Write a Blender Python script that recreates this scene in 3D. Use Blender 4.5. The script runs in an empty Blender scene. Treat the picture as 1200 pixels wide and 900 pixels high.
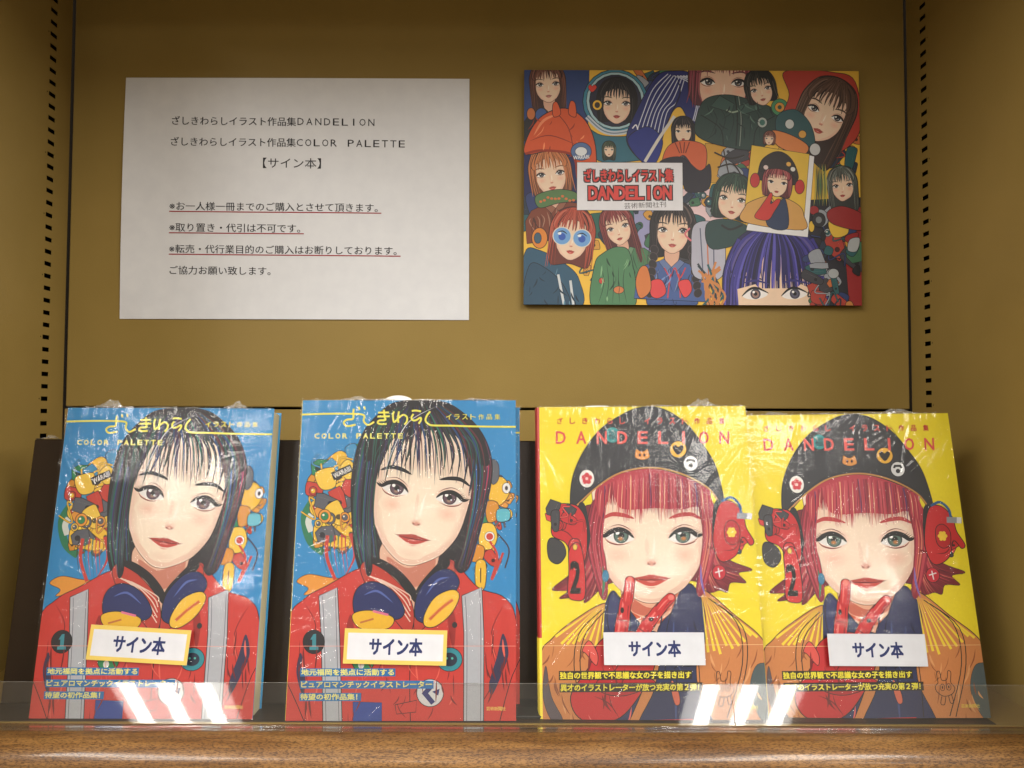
import bpy, math, random
from mathutils import Vector, Matrix, noise
from mathutils.geometry import tessellate_polygon

# ------------------------------------------------------------------ camera, world, lamps, exposure
scene = bpy.context.scene
COL = scene.collection
R = math.radians
CAM_Z = 0.244
cam_d = bpy.data.cameras.new("camera")
cam = bpy.data.objects.new("camera", cam_d)
COL.objects.link(cam)
scene.camera = cam
cam.location = (0, 0, CAM_Z)
pitch = math.atan(34 / 900)
cam.matrix_world = Matrix.Translation((0, 0, CAM_Z)) @ Matrix.Rotation(R(90) + pitch, 4, 'X') @ Matrix.Rotation(R(0.2), 4, 'Z')
cam_d.sensor_fit = 'HORIZONTAL'
cam_d.sensor_width = 36.0
cam_d.lens = 36.0 * 900 / 1200
cam_d.clip_start = 0.01
cam_d.clip_end = 100

world = bpy.data.worlds.new("World")
scene.world = world
world.use_nodes = True
bg = world.node_tree.nodes["Background"]
bg.inputs[0].default_value = (0.95, 0.78, 0.58, 1)
bg.inputs[1].default_value = 0.17

LAMP_COL = (1.0, 0.955, 0.885)


def tube(x, y, length, width, power, z=CAM_Z + 1.3):
    d = bpy.data.lights.new("ceiling_tube_light", 'AREA')
    d.shape = 'RECTANGLE'
    d.size = width
    d.size_y = length
    d.energy = power
    d.color = LAMP_COL
    o = bpy.data.objects.new("ceiling_tube_light", d)
    o.location = (x, y, z)
    COL.objects.link(o)


# two long ceiling fixtures above and behind the camera: a pale tray with three bright tubes in each
for fx in (-1.52, 1.05):
    tube(fx, -2.0, 3.0, 0.52, 20.0, CAM_Z + 1.32)
    for t in (-0.17, 0.0, 0.17):
        tube(fx + t, -2.0, 3.0, 0.07, 8.0)
# unseen side lamps, added to brighten the side panels
for fx in (-3.3, 2.9):
    tube(fx, -1.7, 3.0, 0.34, 75.0 if fx > 0 else 40.0, CAM_Z + 1.32)
# further rows across the shop ceiling
for fx, fy in ((-2.33, -4.2), (-0.95, -7.4), (1.31, -6.6), (3.27, -6.4), (-3.4, -8.5)):
    tube(fx, fy, 1.2, 0.32, 32.0)

vs = scene.view_settings
vs.view_transform = 'Standard'
vs.look = 'None'
vs.gamma = 1
vs.use_curve_mapping = False
vs.exposure = 1.33

# ------------------------------------------------------------------ helpers
rng = random.Random(7)


def srgb(r, g, b):
    def f(c):
        c /= 255.0
        return c / 12.92 if c <= 0.04045 else ((c + 0.055) / 1.055) ** 2.4
    return (f(r), f(g), f(b))


def hexc(h):
    return (int(h[0:2], 16), int(h[2:4], 16), int(h[4:6], 16))


def new_mat(name):
    m = bpy.data.materials.new(name)
    m.use_nodes = True
    nt = m.node_tree
    nt.nodes.clear()
    out = nt.nodes.new('ShaderNodeOutputMaterial')
    return m, nt, out


def N(nt, t, **kw):
    n = nt.nodes.new(t)
    for k, v in kw.items():
        setattr(n, k, v)
    return n


def coords(nt, scale=(1, 1, 1), rot=(0, 0, 0)):
    tc = N(nt, 'ShaderNodeTexCoord')
    mp = N(nt, 'ShaderNodeMapping')
    mp.inputs['Scale'].default_value = scale
    mp.inputs['Rotation'].default_value = rot
    nt.links.new(tc.outputs['Object'], mp.inputs['Vector'])
    return mp.outputs[0]


def noise_node(nt, vec, scale, detail=3, rough=0.55):
    n = N(nt, 'ShaderNodeTexNoise')
    n.inputs['Scale'].default_value = scale
    n.inputs['Detail'].default_value = detail
    n.inputs['Roughness'].default_value = rough
    nt.links.new(vec, n.inputs['Vector'])
    return n.outputs['Fac']


def ramp(nt, fac, stops):
    r = N(nt, 'ShaderNodeValToRGB')
    cr = r.color_ramp
    cr.elements[0].position, cr.elements[0].color = stops[0][0], (*stops[0][1], 1)
    cr.elements[1].position, cr.elements[1].color = stops[-1][0], (*stops[-1][1], 1)
    for p, c in stops[1:-1]:
        e = cr.elements.new(p)
        e.color = (*c, 1)
    nt.links.new(fac, r.inputs[0])
    return r.outputs[0]


def bump(nt, h, strength, dist):
    b = N(nt, 'ShaderNodeBump')
    b.inputs['Strength'].default_value = strength
    b.inputs['Distance'].default_value = dist
    nt.links.new(h, b.inputs['Height'])
    return b.outputs[0]


def mixed(name, c1, c2, scale=30, rough=0.5, spec=0.5, bstr=0.15, bdist=0.0005, bscale=400, stretch=(1, 1, 1), coat=0):
    m, nt, out = new_mat(name)
    p = N(nt, 'ShaderNodeBsdfPrincipled')
    v = coords(nt, stretch)
    nt.links.new(ramp(nt, noise_node(nt, v, scale), ((0.3, c1), (0.7, c2))), p.inputs['Base Color'])
    p.inputs['Roughness'].default_value = rough
    p.inputs['Specular IOR Level'].default_value = spec
    p.inputs['Coat Weight'].default_value = coat
    nt.links.new(bump(nt, noise_node(nt, v, bscale), bstr, bdist), p.inputs['Normal'])
    nt.links.new(p.outputs[0], out.inputs[0])
    return m


M = {}
M['metal'] = mixed("ochre_painted_metal", (0.268, 0.184, 0.052), (0.298, 0.204, 0.059), 9, 0.40, 0.16, 0.3, 0.0004, 700)
M['dark'] = mixed("dark_gap", (0.010, 0.007, 0.004), (0.014, 0.010, 0.006), 20, 0.8, 0.1)
M['board'] = mixed("brown_board_paint", (0.022, 0.013, 0.008), (0.028, 0.017, 0.010), 14, 0.45, 0.35, 0.2, 0.0004, 700)
M['paper'] = mixed("white_paper", (0.69, 0.70, 0.73), (0.73, 0.74, 0.765), 60, 0.75, 0.2, 0.15, 0.0002, 900)
M['pages'] = mixed("cream_pages", (0.48, 0.44, 0.33), (0.66, 0.62, 0.50), 60, 0.8, 0.2, 0.5, 0.0004, 60, (1, 60, 1))
M['slip'] = mixed("white_slip_paper", (0.78, 0.78, 0.76), (0.82, 0.82, 0.80), 60, 0.6, 0.3)
M['panel_edge'] = mixed("dark_foam_board_edge", (0.035, 0.028, 0.02), (0.05, 0.04, 0.03), 60, 0.7, 0.2)
M['blue_cloth'] = mixed("blue_cover_card", srgb(48, 140, 200), srgb(54, 146, 206), 30, 0.35, 0.5)
M['red_card'] = mixed("red_spine_card", srgb(176, 52, 48), srgb(186, 58, 52), 30, 0.4, 0.5)
M['yellow_card'] = mixed("yellow_spine_card", srgb(236, 214, 60), srgb(240, 218, 66), 30, 0.4, 0.5)
M['black_plastic'] = mixed("black_plastic", (0.012, 0.012, 0.012), (0.02, 0.02, 0.018), 30, 0.4, 0.5)


def print_mat(name, rough, coat, k=1.0):
    m, nt, out = new_mat(name)
    p = N(nt, 'ShaderNodeBsdfPrincipled')
    a = N(nt, 'ShaderNodeAttribute', attribute_name="ink")
    v = coords(nt)
    g = ramp(nt, noise_node(nt, v, 90, 4), ((0.25, (0.92 * k, 0.92 * k, 0.92 * k)), (0.75, (k, k, k))))
    mx = N(nt, 'ShaderNodeMix', data_type='RGBA', blend_type='MULTIPLY')
    mx.inputs[0].default_value = 1
    nt.links.new(a.outputs['Color'], mx.inputs[6])
    nt.links.new(g, mx.inputs[7])
    nt.links.new(mx.outputs[2], p.inputs['Base Color'])
    p.inputs['Roughness'].default_value = rough
    p.inputs['Coat Weight'].default_value = coat
    p.inputs['Coat Roughness'].default_value = 0.25
    nt.links.new(p.outputs[0], out.inputs[0])
    return m


M['ink_cover'] = print_mat("printed_cover_ink", 0.5, 0.0, 0.76)
M['ink_sticker'] = print_mat("printed_sticker_ink", 0.7, 0.0, 0.70)
M['ink_paper'] = print_mat("printed_paper_ink", 0.75, 0.0)
M['ink_poster'] = print_mat("printed_poster_ink", 0.5, 0.0)


def film_mat(name, fac_scale, rough, bstr, tint=(1, 1, 1), haze=0.0, crinkle=True):
    """thin clear plastic: see-through with a fresnel gloss"""
    m, nt, out = new_mat(name)
    tr = N(nt, 'ShaderNodeBsdfTransparent')
    tr.inputs[0].default_value = (*tint, 1)
    gl = N(nt, 'ShaderNodeBsdfGlossy')
    gl.inputs['Roughness'].default_value = rough
    gl.inputs[0].default_value = (1, 1, 1, 1)
    fr = N(nt, 'ShaderNodeFresnel')
    fr.inputs[0].default_value = 1.5
    mu = N(nt, 'ShaderNodeMath', operation='MULTIPLY')
    mu.inputs[1].default_value = fac_scale
    mu.use_clamp = True
    if crinkle:
        v1 = coords(nt, (1, 1, 0.16), (0, R(38), 0))
        v2 = coords(nt, (0.14, 1, 1), (0, R(12), 0))
        h = N(nt, 'ShaderNodeMath', operation='ADD')
        nt.links.new(noise_node(nt, v1, 260, 4, 0.6), h.inputs[0])
        nt.links.new(noise_node(nt, v2, 180, 4, 0.6), h.inputs[1])
        mask = ramp(nt, noise_node(nt, coords(nt), 16, 2), ((0.42, (0.12, 0.12, 0.12)), (0.68, (1, 1, 1))))
        hm = N(nt, 'ShaderNodeMath', operation='MULTIPLY')
        nt.links.new(h.outputs[0], hm.inputs[0])
        nt.links.new(mask, hm.inputs[1])
        b = bump(nt, hm.outputs[0], bstr, 0.002)
        nt.links.new(b, gl.inputs['Normal'])
        nt.links.new(b, fr.inputs['Normal'])
    nt.links.new(fr.outputs[0], mu.inputs[0])
    mx = N(nt, 'ShaderNodeMixShader')
    nt.links.new(mu.outputs[0], mx.inputs[0])
    nt.links.new(tr.outputs[0], mx.inputs[1])
    nt.links.new(gl.outputs[0], mx.inputs[2])
    last = mx.outputs[0]
    if haze > 0:
        df = N(nt, 'ShaderNodeBsdfDiffuse')
        df.inputs[0].default_value = (0.75, 0.75, 0.72, 1)
        m2 = N(nt, 'ShaderNodeMixShader')
        m2.inputs[0].default_value = haze
        nt.links.new(last, m2.inputs[1])
        nt.links.new(df.outputs[0], m2.inputs[2])
        last = m2.outputs[0]
    nt.links.new(last, out.inputs[0])
    return m


M['film'] = film_mat("shrink_wrap_film", 0.55, 0.04, 0.28)
M['crumple'] = film_mat("crumpled_wrap_film", 3.0, 0.12, 0.9, (0.95, 0.95, 0.95), 0.24)
M['acrylic'] = film_mat("clear_acrylic", 0.5, 0.03, 0, (0.98, 0.98, 0.97), 0.012, False)
M['acrylic_edge'] = film_mat("acrylic_cut_edge", 1.0, 0.1, 0, (0.75, 0.78, 0.76), 0.16, False)
M['tape'] = film_mat("clear_tape", 0.15, 0.2, 0, (1.0, 1.0, 1.0), 0.0, False)


def wood_mat():
    m, nt, out = new_mat("oak_wood")
    p = N(nt, 'ShaderNodeBsdfPrincipled')
    v = coords(nt, (1, 6, 6), (0, R(1.2), 0))
    base = ramp(nt, noise_node(nt, v, 9, 5, 0.6), ((0.25, (0.20, 0.090, 0.024)), (0.5, (0.285, 0.142, 0.042)), (0.75, (0.38, 0.205, 0.068))))
    v2 = coords(nt, (90, 420, 420), (0, R(2.5), 0))
    gr = ramp(nt, noise_node(nt, v2, 4.2, 4, 0.65), ((0.43, (0.20, 0.15, 0.11)), (0.52, (1, 1, 1))))
    v3 = coords(nt, (2.2, 40, 40), (0, R(3.0), 0))
    gr2 = ramp(nt, noise_node(nt, v3, 5, 4, 0.6), ((0.38, (0.50, 0.44, 0.38)), (0.56, (1, 1, 1))))
    mx = N(nt, 'ShaderNodeMix', data_type='RGBA', blend_type='MULTIPLY')
    mx.inputs[0].default_value = 0.8
    nt.links.new(base, mx.inputs[6])
    nt.links.new(gr, mx.inputs[7])
    mx2 = N(nt, 'ShaderNodeMix', data_type='RGBA', blend_type='MULTIPLY')
    mx2.inputs[0].default_value = 0.8
    nt.links.new(mx.outputs[2], mx2.inputs[6])
    nt.links.new(gr2, mx2.inputs[7])
    nt.links.new(mx2.outputs[2], p.inputs['Base Color'])
    p.inputs['Roughness'].default_value = 0.42
    p.inputs['Coat Weight'].default_value = 0.45
    p.inputs['Coat Roughness'].default_value = 0.16
    nt.links.new(bump(nt, gr, 0.35, 0.0004), p.inputs['Normal'])
    nt.links.new(p.outputs[0], out.inputs[0])
    return m


M['wood'] = wood_mat()


def link(name, me, mat, parent=None, loc=None, rot=None, smooth=False):
    o = bpy.data.objects.new(name, me)
    if mat and not me.materials:
        me.materials.append(mat)
    COL.objects.link(o)
    if parent:
        o.parent = parent
    if loc:
        o.location = loc
    if rot:
        o.rotation_euler = rot
    if smooth:
        for p in me.polygons:
            p.use_smooth = True
    return o


def mesh(name, verts, faces):
    me = bpy.data.meshes.new(name)
    me.from_pydata(verts, [], faces)
    me.update()
    return me


class MB:
    def __init__(s):
        s.v, s.f = [], []

    def box(s, x0, x1, y0, y1, z0, z1):
        b = len(s.v)
        s.v += [(x, y, z) for z in (z0, z1) for y in (y0, y1) for x in (x0, x1)]
        s.f += [tuple(b + i for i in q) for q in ((0, 2, 3, 1), (4, 5, 7, 6), (0, 1, 5, 4), (2, 6, 7, 3), (0, 4, 6, 2), (1, 3, 7, 5))]
        return s

    def extrude_x(s, prof, x0, x1, nx=1):
        """prof: closed list of (y,z) swept along x"""
        n = len(prof)
        b = len(s.v)
        for i in range(nx + 1):
            x = x0 + (x1 - x0) * i / nx
            s.v += [(x, y, z) for y, z in prof]
        for i in range(nx):
            for j in range(n):
                a, c = b + i * n + j, b + i * n + (j + 1) % n
                s.f.append((a, c, c + n, a + n))
        s.f.append(tuple(b + j for j in range(n))[::-1])
        s.f.append(tuple(b + nx * n + j for j in range(n)))
        return s

    def extrude_z(s, prof, z0, z1):
        n = len(prof)
        b = len(s.v)
        s.v += [(x, y, z0) for x, y in prof] + [(x, y, z1) for x, y in prof]
        for j in range(n):
            k = (j + 1) % n
            s.f.append((b + j, b + k, b + k + n, b + j + n))
        s.f.append(tuple(b + j for j in range(n))[::-1])
        s.f.append(tuple(b + n + j for j in range(n)))
        return s

    def build(s, name, mat, parent=None, bevel=0, seg=2, **kw):
        me = mesh(name, s.v, s.f)
        o = link(name, me, mat, parent, **kw)
        if bevel:
            m = o.modifiers.new("bevel", 'BEVEL')
            m.width = bevel
            m.segments = seg
            m.limit_method = 'ANGLE'
        return o


def empty(name, label, cat, loc=(0, 0, 0), group=None):
    o = bpy.data.objects.new(name, None)
    o.empty_display_size = 0.02
    COL.objects.link(o)
    o.location = loc
    tag(o, label, cat, group)
    return o


def tag(o, label=None, cat=None, group=None, kind=None):
    for k, v in (('label', label), ('category', cat), ('group', group), ('kind', kind)):
        if v:
            o[k] = v
    return o


# ------------------------------------------------------------------ bookshelf bay
XL, XR, YB = -0.4785, 0.4265, 0.819
Z_TOP = 0.714
shelf = empty("bookshelf", "ochre metal bookshelf bay with slotted side panels and an oak front shelf edge", "bookshelf", (0, 0.7, 0))
shelf_loc = Vector(shelf.location)


def on_shelf(o):
    o.parent = shelf
    o.location = Vector(o.location) - shelf_loc
    return o


# back panels: folded sheet panels with a dark joint between them
on_shelf(MB().box(XL + 0.0026, XR - 0.0022, YB, YB + 0.012, 0.2495, Z_TOP).build("back_panel", M['metal'], bevel=0.0012))
on_shelf(MB().box(XL + 0.0008, XR - 0.0008, YB + 0.0015, YB + 0.012, -0.02, 0.2470).build("back_panel", M['metal'], bevel=0.0008))
on_shelf(MB().box(XL - 0.02, XR + 0.02, YB + 0.014, YB + 0.02, -0.03, Z_TOP).build("backing_sheet", M['dark']))


def side_panel(xin, sgn, zs0, pitch=0.01262):
    """side panel with a column of real slots; xin is its inner face, sgn the way outwards"""
    mb = MB()
    y0, y1, ya, yb = 0.40, 0.8185, 0.7802, 0.7920
    zmin, zmax = -0.03, Z_TOP
    h = 0.0045
    T = 0.0006

    def sheet(a, b, c, d):
        x0, x1 = sorted((xin, xin + sgn * T))
        mb.box(x0, x1, a, b, c, d)
    sheet(y0, ya, zmin, zmax)
    sheet(yb, y1, zmin, zmax)
    zs = []
    z = zs0
    while z > zmin + 0.01:
        z -= pitch
    while z < zmax - 0.01:
        zs.append(z)
        z += pitch
    prev = zmin
    for z in zs:
        sheet(ya, yb, prev, z - h / 2)
        prev = z + h / 2
    sheet(ya, yb, prev, zmax)
    o = on_shelf(mb.build("side_panel", M['metal']))
    x0, x1 = sorted((xin + sgn * 0.007, xin + sgn * 0.012))
    d = MB().box(x0, x1, y0, y1, zmin, zmax).build("slot_backing", M['dark'])
    d.parent = o
    for i, z in enumerate(zs):
        if i % 5 == 2 and z > 0.1:
            n = 8
            hb = MB()
            hb.v = [(xin - sgn * 0.0001, 0.7772 + 0.0006 * math.cos(k * 2 * math.pi / n), z + 0.0007 * math.sin(k * 2 * math.pi / n)) for k in range(n)]
            hb.v += [(xin - sgn * 0.0001 + sgn * 0.0008, y, zz) for (_, y, zz) in hb.v[:n]]
            hb.f = [tuple(range(n))] + [(k, (k + 1) % n, (k + 1) % n + n, k + n) for k in range(n)]
            hb.build("screw_hole", M['dark'], o)
    return o


side_panel(XL, -1, 0.3075)
side_panel(XR, 1, 0.3040)

# wooden shelf with rounded oak nosing
prof = [(0.800, -0.0005), (0.6085, -0.0005), (0.6060, 0.0)]
cy, cz, ry, rz = 0.600, -0.017, 0.024, 0.017
for k in range(0, 15):
    a = R(90 + k * 10)
    prof.append((cy + ry * math.cos(a), cz + rz * math.sin(a)))
prof += [(0.590, -0.045), (0.800, -0.045)]
wood = MB().extrude_x(prof, -0.62, 0.62, 1).build("shelf_board", M['wood'], smooth=False)
for p in wood.data.polygons:
    if len(p.vertices) == 4:
        p.use_smooth = True
em = wood.modifiers.new("edges", 'EDGE_SPLIT')
em.split_angle = R(35)
on_shelf(wood)
on_shelf(MB().box(XL, XR, 0.612, 0.815, -0.0004, 0.0002).build("deck_sheet", M['metal']))
# shelf above, out of the frame: it shades the top of the bay
on_shelf(MB().box(XL - 0.02, XR + 0.02, 0.37, YB + 0.012, 0.715, 0.74).build("upper_shelf", M['metal'], bevel=0.002))

# ------------------------------------------------------------------ clear lip strips
def lip(x0, x1, label):
    e = empty("acrylic_lip", label, "shelf lip", ((x0 + x1) / 2, 0.604, 0.0006), "clear acrylic lip strips along the shelf edge")
    w = (x1 - x0) / 2
    a = R(25)
    t = 0.0012
    L = 0.0300
    n = Vector((0, -math.cos(a), math.sin(a)))
    u = Vector((0, math.sin(a), math.cos(a)))
    arc = []
    base = Vector((0, 0, 0.002))
    p0 = base
    p1 = base + u * L
    pr = [p0, p1, p1 - n * t, p0 - n * t]
    MB().extrude_x([(p.y, p.z) for p in pr], -w, w, 1).build("front_strip", M['acrylic'], e, bevel=0.0003)
    q = p1 + u * 0.00005
    q2 = q + u * 0.0003
    MB().extrude_x([(v_.y, v_.z) for v_ in (q, q2, q2 - n * t, q - n * t)], -w, w, 1).build("cut_edge", M['acrylic_edge'], e)
    MB().box(-w, w, -0.0085, 0.0012, 0.0, 0.0014).build("foot_strip", M['acrylic'], e, bevel=0.0003)
    return e


lip(-0.60, 0.1738, "longer clear acrylic lip strip running in front of both blue books")
lip(0.1742, 0.60, "shorter clear acrylic lip strip in front of the rightmost yellow book")

# ------------------------------------------------------------------ brown board behind the books
bl = R(9.6)
bd = empty("leaning_board", "dark brown leaning board on the shelf behind all the books", "board", (-0.018, 0.650, 0.0005))
bb = MB().box(-0.408, 0.400, 0, 0.012, 0, 0.222).build("board_panel", M['board'], bd, bevel=0.0012)
bd.rotation_euler = (-bl, 0, 0)

# ------------------------------------------------------------------ flat print toolkit
INK = (18, 16, 22)


def catmull(pts, closed, n=6):
    P = [Vector(p[:2]) for p in pts]
    m = len(P)
    out = []
    rngi = range(m) if closed else range(m - 1)
    for i in rngi:
        if closed:
            a, b, c, d = P[(i - 1) % m], P[i], P[(i + 1) % m], P[(i + 2) % m]
        else:
            a, b, c, d = P[max(i - 1, 0)], P[i], P[i + 1], P[min(i + 2, m - 1)]
        for k in range(n):
            t = k / n
            out.append(0.5 * ((2 * b) + (-a + c) * t + (2 * a - 5 * b + 4 * c - d) * t * t + (-a + 3 * b - 3 * c + d) * t ** 3))
    if not closed:
        out.append(P[-1])
    return out


_text_cache = {}


def text_mesh(body, bold=0.0, space=1.0, shear=0.0):
    key = (body, bold, space, shear)
    if key in _text_cache:
        return _text_cache[key]
    cu = bpy.data.curves.new("lettering", 'FONT')
    cu.body = body
    cu.size = 1.0
    cu.offset = bold
    cu.space_character = space
    cu.shear = shear
    cu.resolution_u = 2
    o = bpy.data.objects.new("lettering", cu)
    COL.objects.link(o)
    dg = bpy.context.evaluated_depsgraph_get()
    dg.update()
    me = bpy.data.meshes.new_from_object(o.evaluated_get(dg))
    vs_ = [(v.co.x, v.co.y) for v in me.vertices]
    fs = [tuple(p.vertices) for p in me.polygons]
    bpy.data.objects.remove(o)
    bpy.data.curves.remove(cu)
    bpy.data.meshes.remove(me)
    xs = [v[0] for v in vs_] or [0, 1]
    ys = [v[1] for v in vs_] or [0, 1]
    r = (vs_, fs, min(xs), max(xs), min(ys), max(ys))
    _text_cache[key] = r
    return r


class Art:
    """a flat printed sheet: painter's-order shapes, each a few microns above the last"""
    STEP = 0.0000015

    def __init__(s, corners, W, H, clip=True):
        # corners TL, TR, BR, BL of the sheet in drawing units; sheet is W x H metres, origin bottom centre
        s.c = [Vector(c) for c in corners]
        s.W, s.H = W, H
        s.v, s.f, s.col = [], [], []
        s.layer = 0
        s.G = 48
        s.grid = [0] * (s.G * s.G)
        s.pend = []
        s.clip = clip
        s._hom()
        s.tf = None

    def _hom(s):
        # homography drawing -> unit square
        import numpy as np
        A = []
        B = []
        for (x, y), (u, v) in zip(s.c, ((0, 1), (1, 1), (1, 0), (0, 0))):
            A.append([x, y, 1, 0, 0, 0, -u * x, -u * y]); B.append(u)
            A.append([0, 0, 0, x, y, 1, -v * x, -v * y]); B.append(v)
        s.h = [float(q) for q in np.linalg.solve(np.array(A), np.array(B))] + [1.0]

    def uv(s, x, y):
        if s.tf:
            x, y = s.tf(x, y)
        h = s.h
        w = h[6] * x + h[7] * y + 1
        return ((h[0] * x + h[1] * y + h[2]) / w, (h[3] * x + h[4] * y + h[5]) / w)

    def begin(s):
        """start a shape: it goes one step above whatever it may overlap"""
        s.flush()

    def flush(s):
        if not s.pend:
            return
        us = [p[0] for P, K in s.pend for p in P]
        vs2 = [p[1] for P, K in s.pend for p in P]
        G = s.G
        i0, i1 = [min(G - 1, max(0, int(q * G))) for q in (min(us), max(us))]
        j0, j1 = [min(G - 1, max(0, int(q * G))) for q in (min(vs2), max(vs2))]
        top = max(max(s.grid[j * G + i0:j * G + i1 + 1]) for j in range(j0, j1 + 1)) + 1
        for j in range(j0, j1 + 1):
            for i in range(i0, i1 + 1):
                s.grid[j * G + i] = top
        y = -top * s.STEP
        s.layer = max(s.layer, top)
        for P, K in s.pend:
            b = len(s.v)
            s.v += [((p[0] - 0.5) * s.W, y, p[1] * s.H) for p in P]
            s.f.append(tuple(range(b, b + len(P))))
            s.col.append(K)
        s.pend = []

    def _tri(s, P, cols):
        """P list of uv points (convex), cols per point; clipped to the sheet"""
        if s.clip:
            for ax, lim, sg in ((0, 0, 1), (0, 1, -1), (1, 0, 1), (1, 1, -1)):
                if all((p[ax] - lim) * sg >= 0 for p in P):
                    continue
                Q, K = [], []
                n = len(P)
                for i in range(n):
                    a, b = P[i], P[(i + 1) % n]
                    da, db = (a[ax] - lim) * sg, (b[ax] - lim) * sg
                    if da >= 0:
                        Q.append(a); K.append(cols[i])
                    if (da >= 0) != (db >= 0):
                        t = da / (da - db)
                        Q.append((a[0] + (b[0] - a[0]) * t, a[1] + (b[1] - a[1]) * t))
                        ca, cb = cols[i], cols[(i + 1) % n]
                        K.append(tuple(ca[j] + (cb[j] - ca[j]) * t for j in range(3)))
                P, cols = Q, K
                if len(P) < 3:
                    return
        area = sum(P[i][0] * P[(i + 1) % len(P)][1] - P[(i + 1) % len(P)][0] * P[i][1] for i in range(len(P)))
        P, cols = list(P), [tuple(c) for c in cols]
        if area < 0:
            P.reverse()
            cols.reverse()
        s.pend.append((P, cols))

    def poly(s, pts, color, smooth=False, line=0, lcol=INK, n=6):
        pts = catmull(pts, True, n) if smooth else [Vector(p[:2]) for p in pts]
        c = srgb(*color)
        s.begin()
        uvp = [s.uv(p[0], p[1]) for p in pts]
        for t in tessellate_polygon([[Vector((p[0], p[1], 0)) for p in uvp]]):
            s._tri([uvp[i] for i in t], [c, c, c])
        if line:
            s.stroke(list(pts) + [pts[0]], line, lcol, raw=True)
        return s

    def stroke(s, pts, w, color, taper='none', raw=False, n=5, shade=None):
        P = [Vector(p[:2]) for p in pts] if raw or len(pts) < 3 else catmull(pts, False, n)
        m = len(P)
        if m < 2:
            return
        c = srgb(*color)
        s.begin()
        L, Rr = [], []
        for i in range(m):
            a, b = P[max(i - 1, 0)], P[min(i + 1, m - 1)]
            d = (b - a)
            if d.length < 1e-9:
                d = Vector((1, 0))
            d.normalize()
            nn = Vector((-d.y, d.x))
            t = i / (m - 1)
            k = {'none': 1, 'end': 1 - t * 0.95, 'start': 0.05 + 0.95 * t, 'both': max(0.06, math.sin(math.pi * t)) if 0 < t < 1 else 0.06, 'lens': max(0.12, math.sin(math.pi * min(1, t * 1.0)) ** 0.6) if 0 < t < 1 else 0.1}[taper]
            L.append(P[i] + nn * w * k / 2)
            Rr.append(P[i] - nn * w * k / 2)
        for i in range(m - 1):
            q = [L[i], L[i + 1], Rr[i + 1], Rr[i]]
            s._tri([s.uv(*p) for p in q], [c] * 4)
        return s

    def ell(s, x, y, rx, ry, color, rot=0, edge=None, line=0, lcol=INK, n=22):
        """ellipse; with edge colour it blends to that colour at its rim"""
        c = srgb(*color)
        e = srgb(*edge) if edge else c
        s.begin()
        cr, sr = math.cos(R(rot)), math.sin(R(rot))
        pts = [(x + rx * math.cos(a) * cr - ry * math.sin(a) * sr, y + rx * math.cos(a) * sr + ry * math.sin(a) * cr)
               for a in (k * 2 * math.pi / n for k in range(n))]
        if edge:
            u0 = s.uv(x, y)
            for i in range(n):
                s._tri([u0, s.uv(*pts[i]), s.uv(*pts[(i + 1) % n])], [c, e, e])
        else:
            s._tri([s.uv(*p) for p in pts], [c] * n)
        if line:
            s.stroke(pts + [pts[0]], line, lcol, raw=True)
        return s

    def text(s, body, x0, y0, x1, y1, color, bold=0.0, space=1.0, rot=0, shear=0.0, n=1):
        """lettering fitted into the box x0..x1, y0 (top)..y1 (bottom)"""
        if bold > 0:
            hgt = (y1 - y0) * bold
            for k, (dx, dy) in enumerate(((-1, -1), (1, -1), (-1, 1), (1, 1), (0, 0)) if bold > 0.02 else ((-1, 0), (1, 0))):
                s.text(body, x0 + dx * hgt, y0 + dy * hgt, x1 + dx * hgt, y1 + dy * hgt, color, 0, space, rot, shear)
            return s
        vs_, fs, a, b, lo, hi = text_mesh(body, 0.0, space, shear)
        c = srgb(*color)
        s.begin()
        cx, cy = (x0 + x1) / 2, (y0 + y1) / 2
        cr, sr = math.cos(R(rot)), math.sin(R(rot))
        P = []
        for vx, vy in vs_:
            x = x0 + (vx - a) / (b - a) * (x1 - x0) - cx
            y = y1 - (vy - lo) / (hi - lo) * (y1 - y0) - cy
            P.append(s.uv(cx + x * cr - y * sr, cy + x * sr + y * cr))
        for f in fs:
            if len(f) == 3:
                s._tri([P[i] for i in f], [c] * 3)
            else:
                for t in tessellate_polygon([[Vector((P[i][0], P[i][1], 0)) for i in f]]):
                    s._tri([P[f[i]] for i in t], [c] * 3)
        return s

    def letters(s, body, x0, x1, y0, y1, color, bold=0.0, w=None):
        """widely spaced letters, one by one"""
        n = len(body)
        w = w or (y1 - y0) * 0.8
        for i, ch in enumerate(body):
            if ch in ' 　':
                continue
            cx = x0 + w / 2 + (x1 - x0 - w) * i / (n - 1)
            ww = w * (0.22 if ch == 'I' else 1)
            s.text(ch, cx - ww / 2, y0, cx + ww / 2, y1, color, bold)

    def strands(s, ga, gb, n, cols, w, taper='both', jit=0.02, rr=rng):
        for i in range(n):
            t = (i + rr.uniform(-0.4, 0.4)) / max(1, n - 1)
            o = [(rr.uniform(-1, 1) * jit * 60, rr.uniform(-1, 1) * jit * 60) for _ in range(2)]
            pts = []
            m = min(len(ga), len(gb))
            for k in range(m):
                q = k / (m - 1)
                pts.append((ga[k][0] + (gb[k][0] - ga[k][0]) * t + o[0][0] * q, ga[k][1] + (gb[k][1] - ga[k][1]) * t + o[0][1] * q))
            s.stroke(pts, w * rr.uniform(0.5, 1.3), rr.choice(cols), taper, n=4)

    def build(s, name, mat, parent=None, **kw):
        s.flush()
        me = mesh(name, s.v, s.f)
        at = me.color_attributes.new("ink", 'FLOAT_COLOR', 'CORNER')
        flat = []
        for cs in s.col:
            for c in cs:
                flat += [c[0], c[1], c[2], 1.0]
        at.data.foreach_set("color", flat)
        return link(name, me, mat, parent, **kw)


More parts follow.
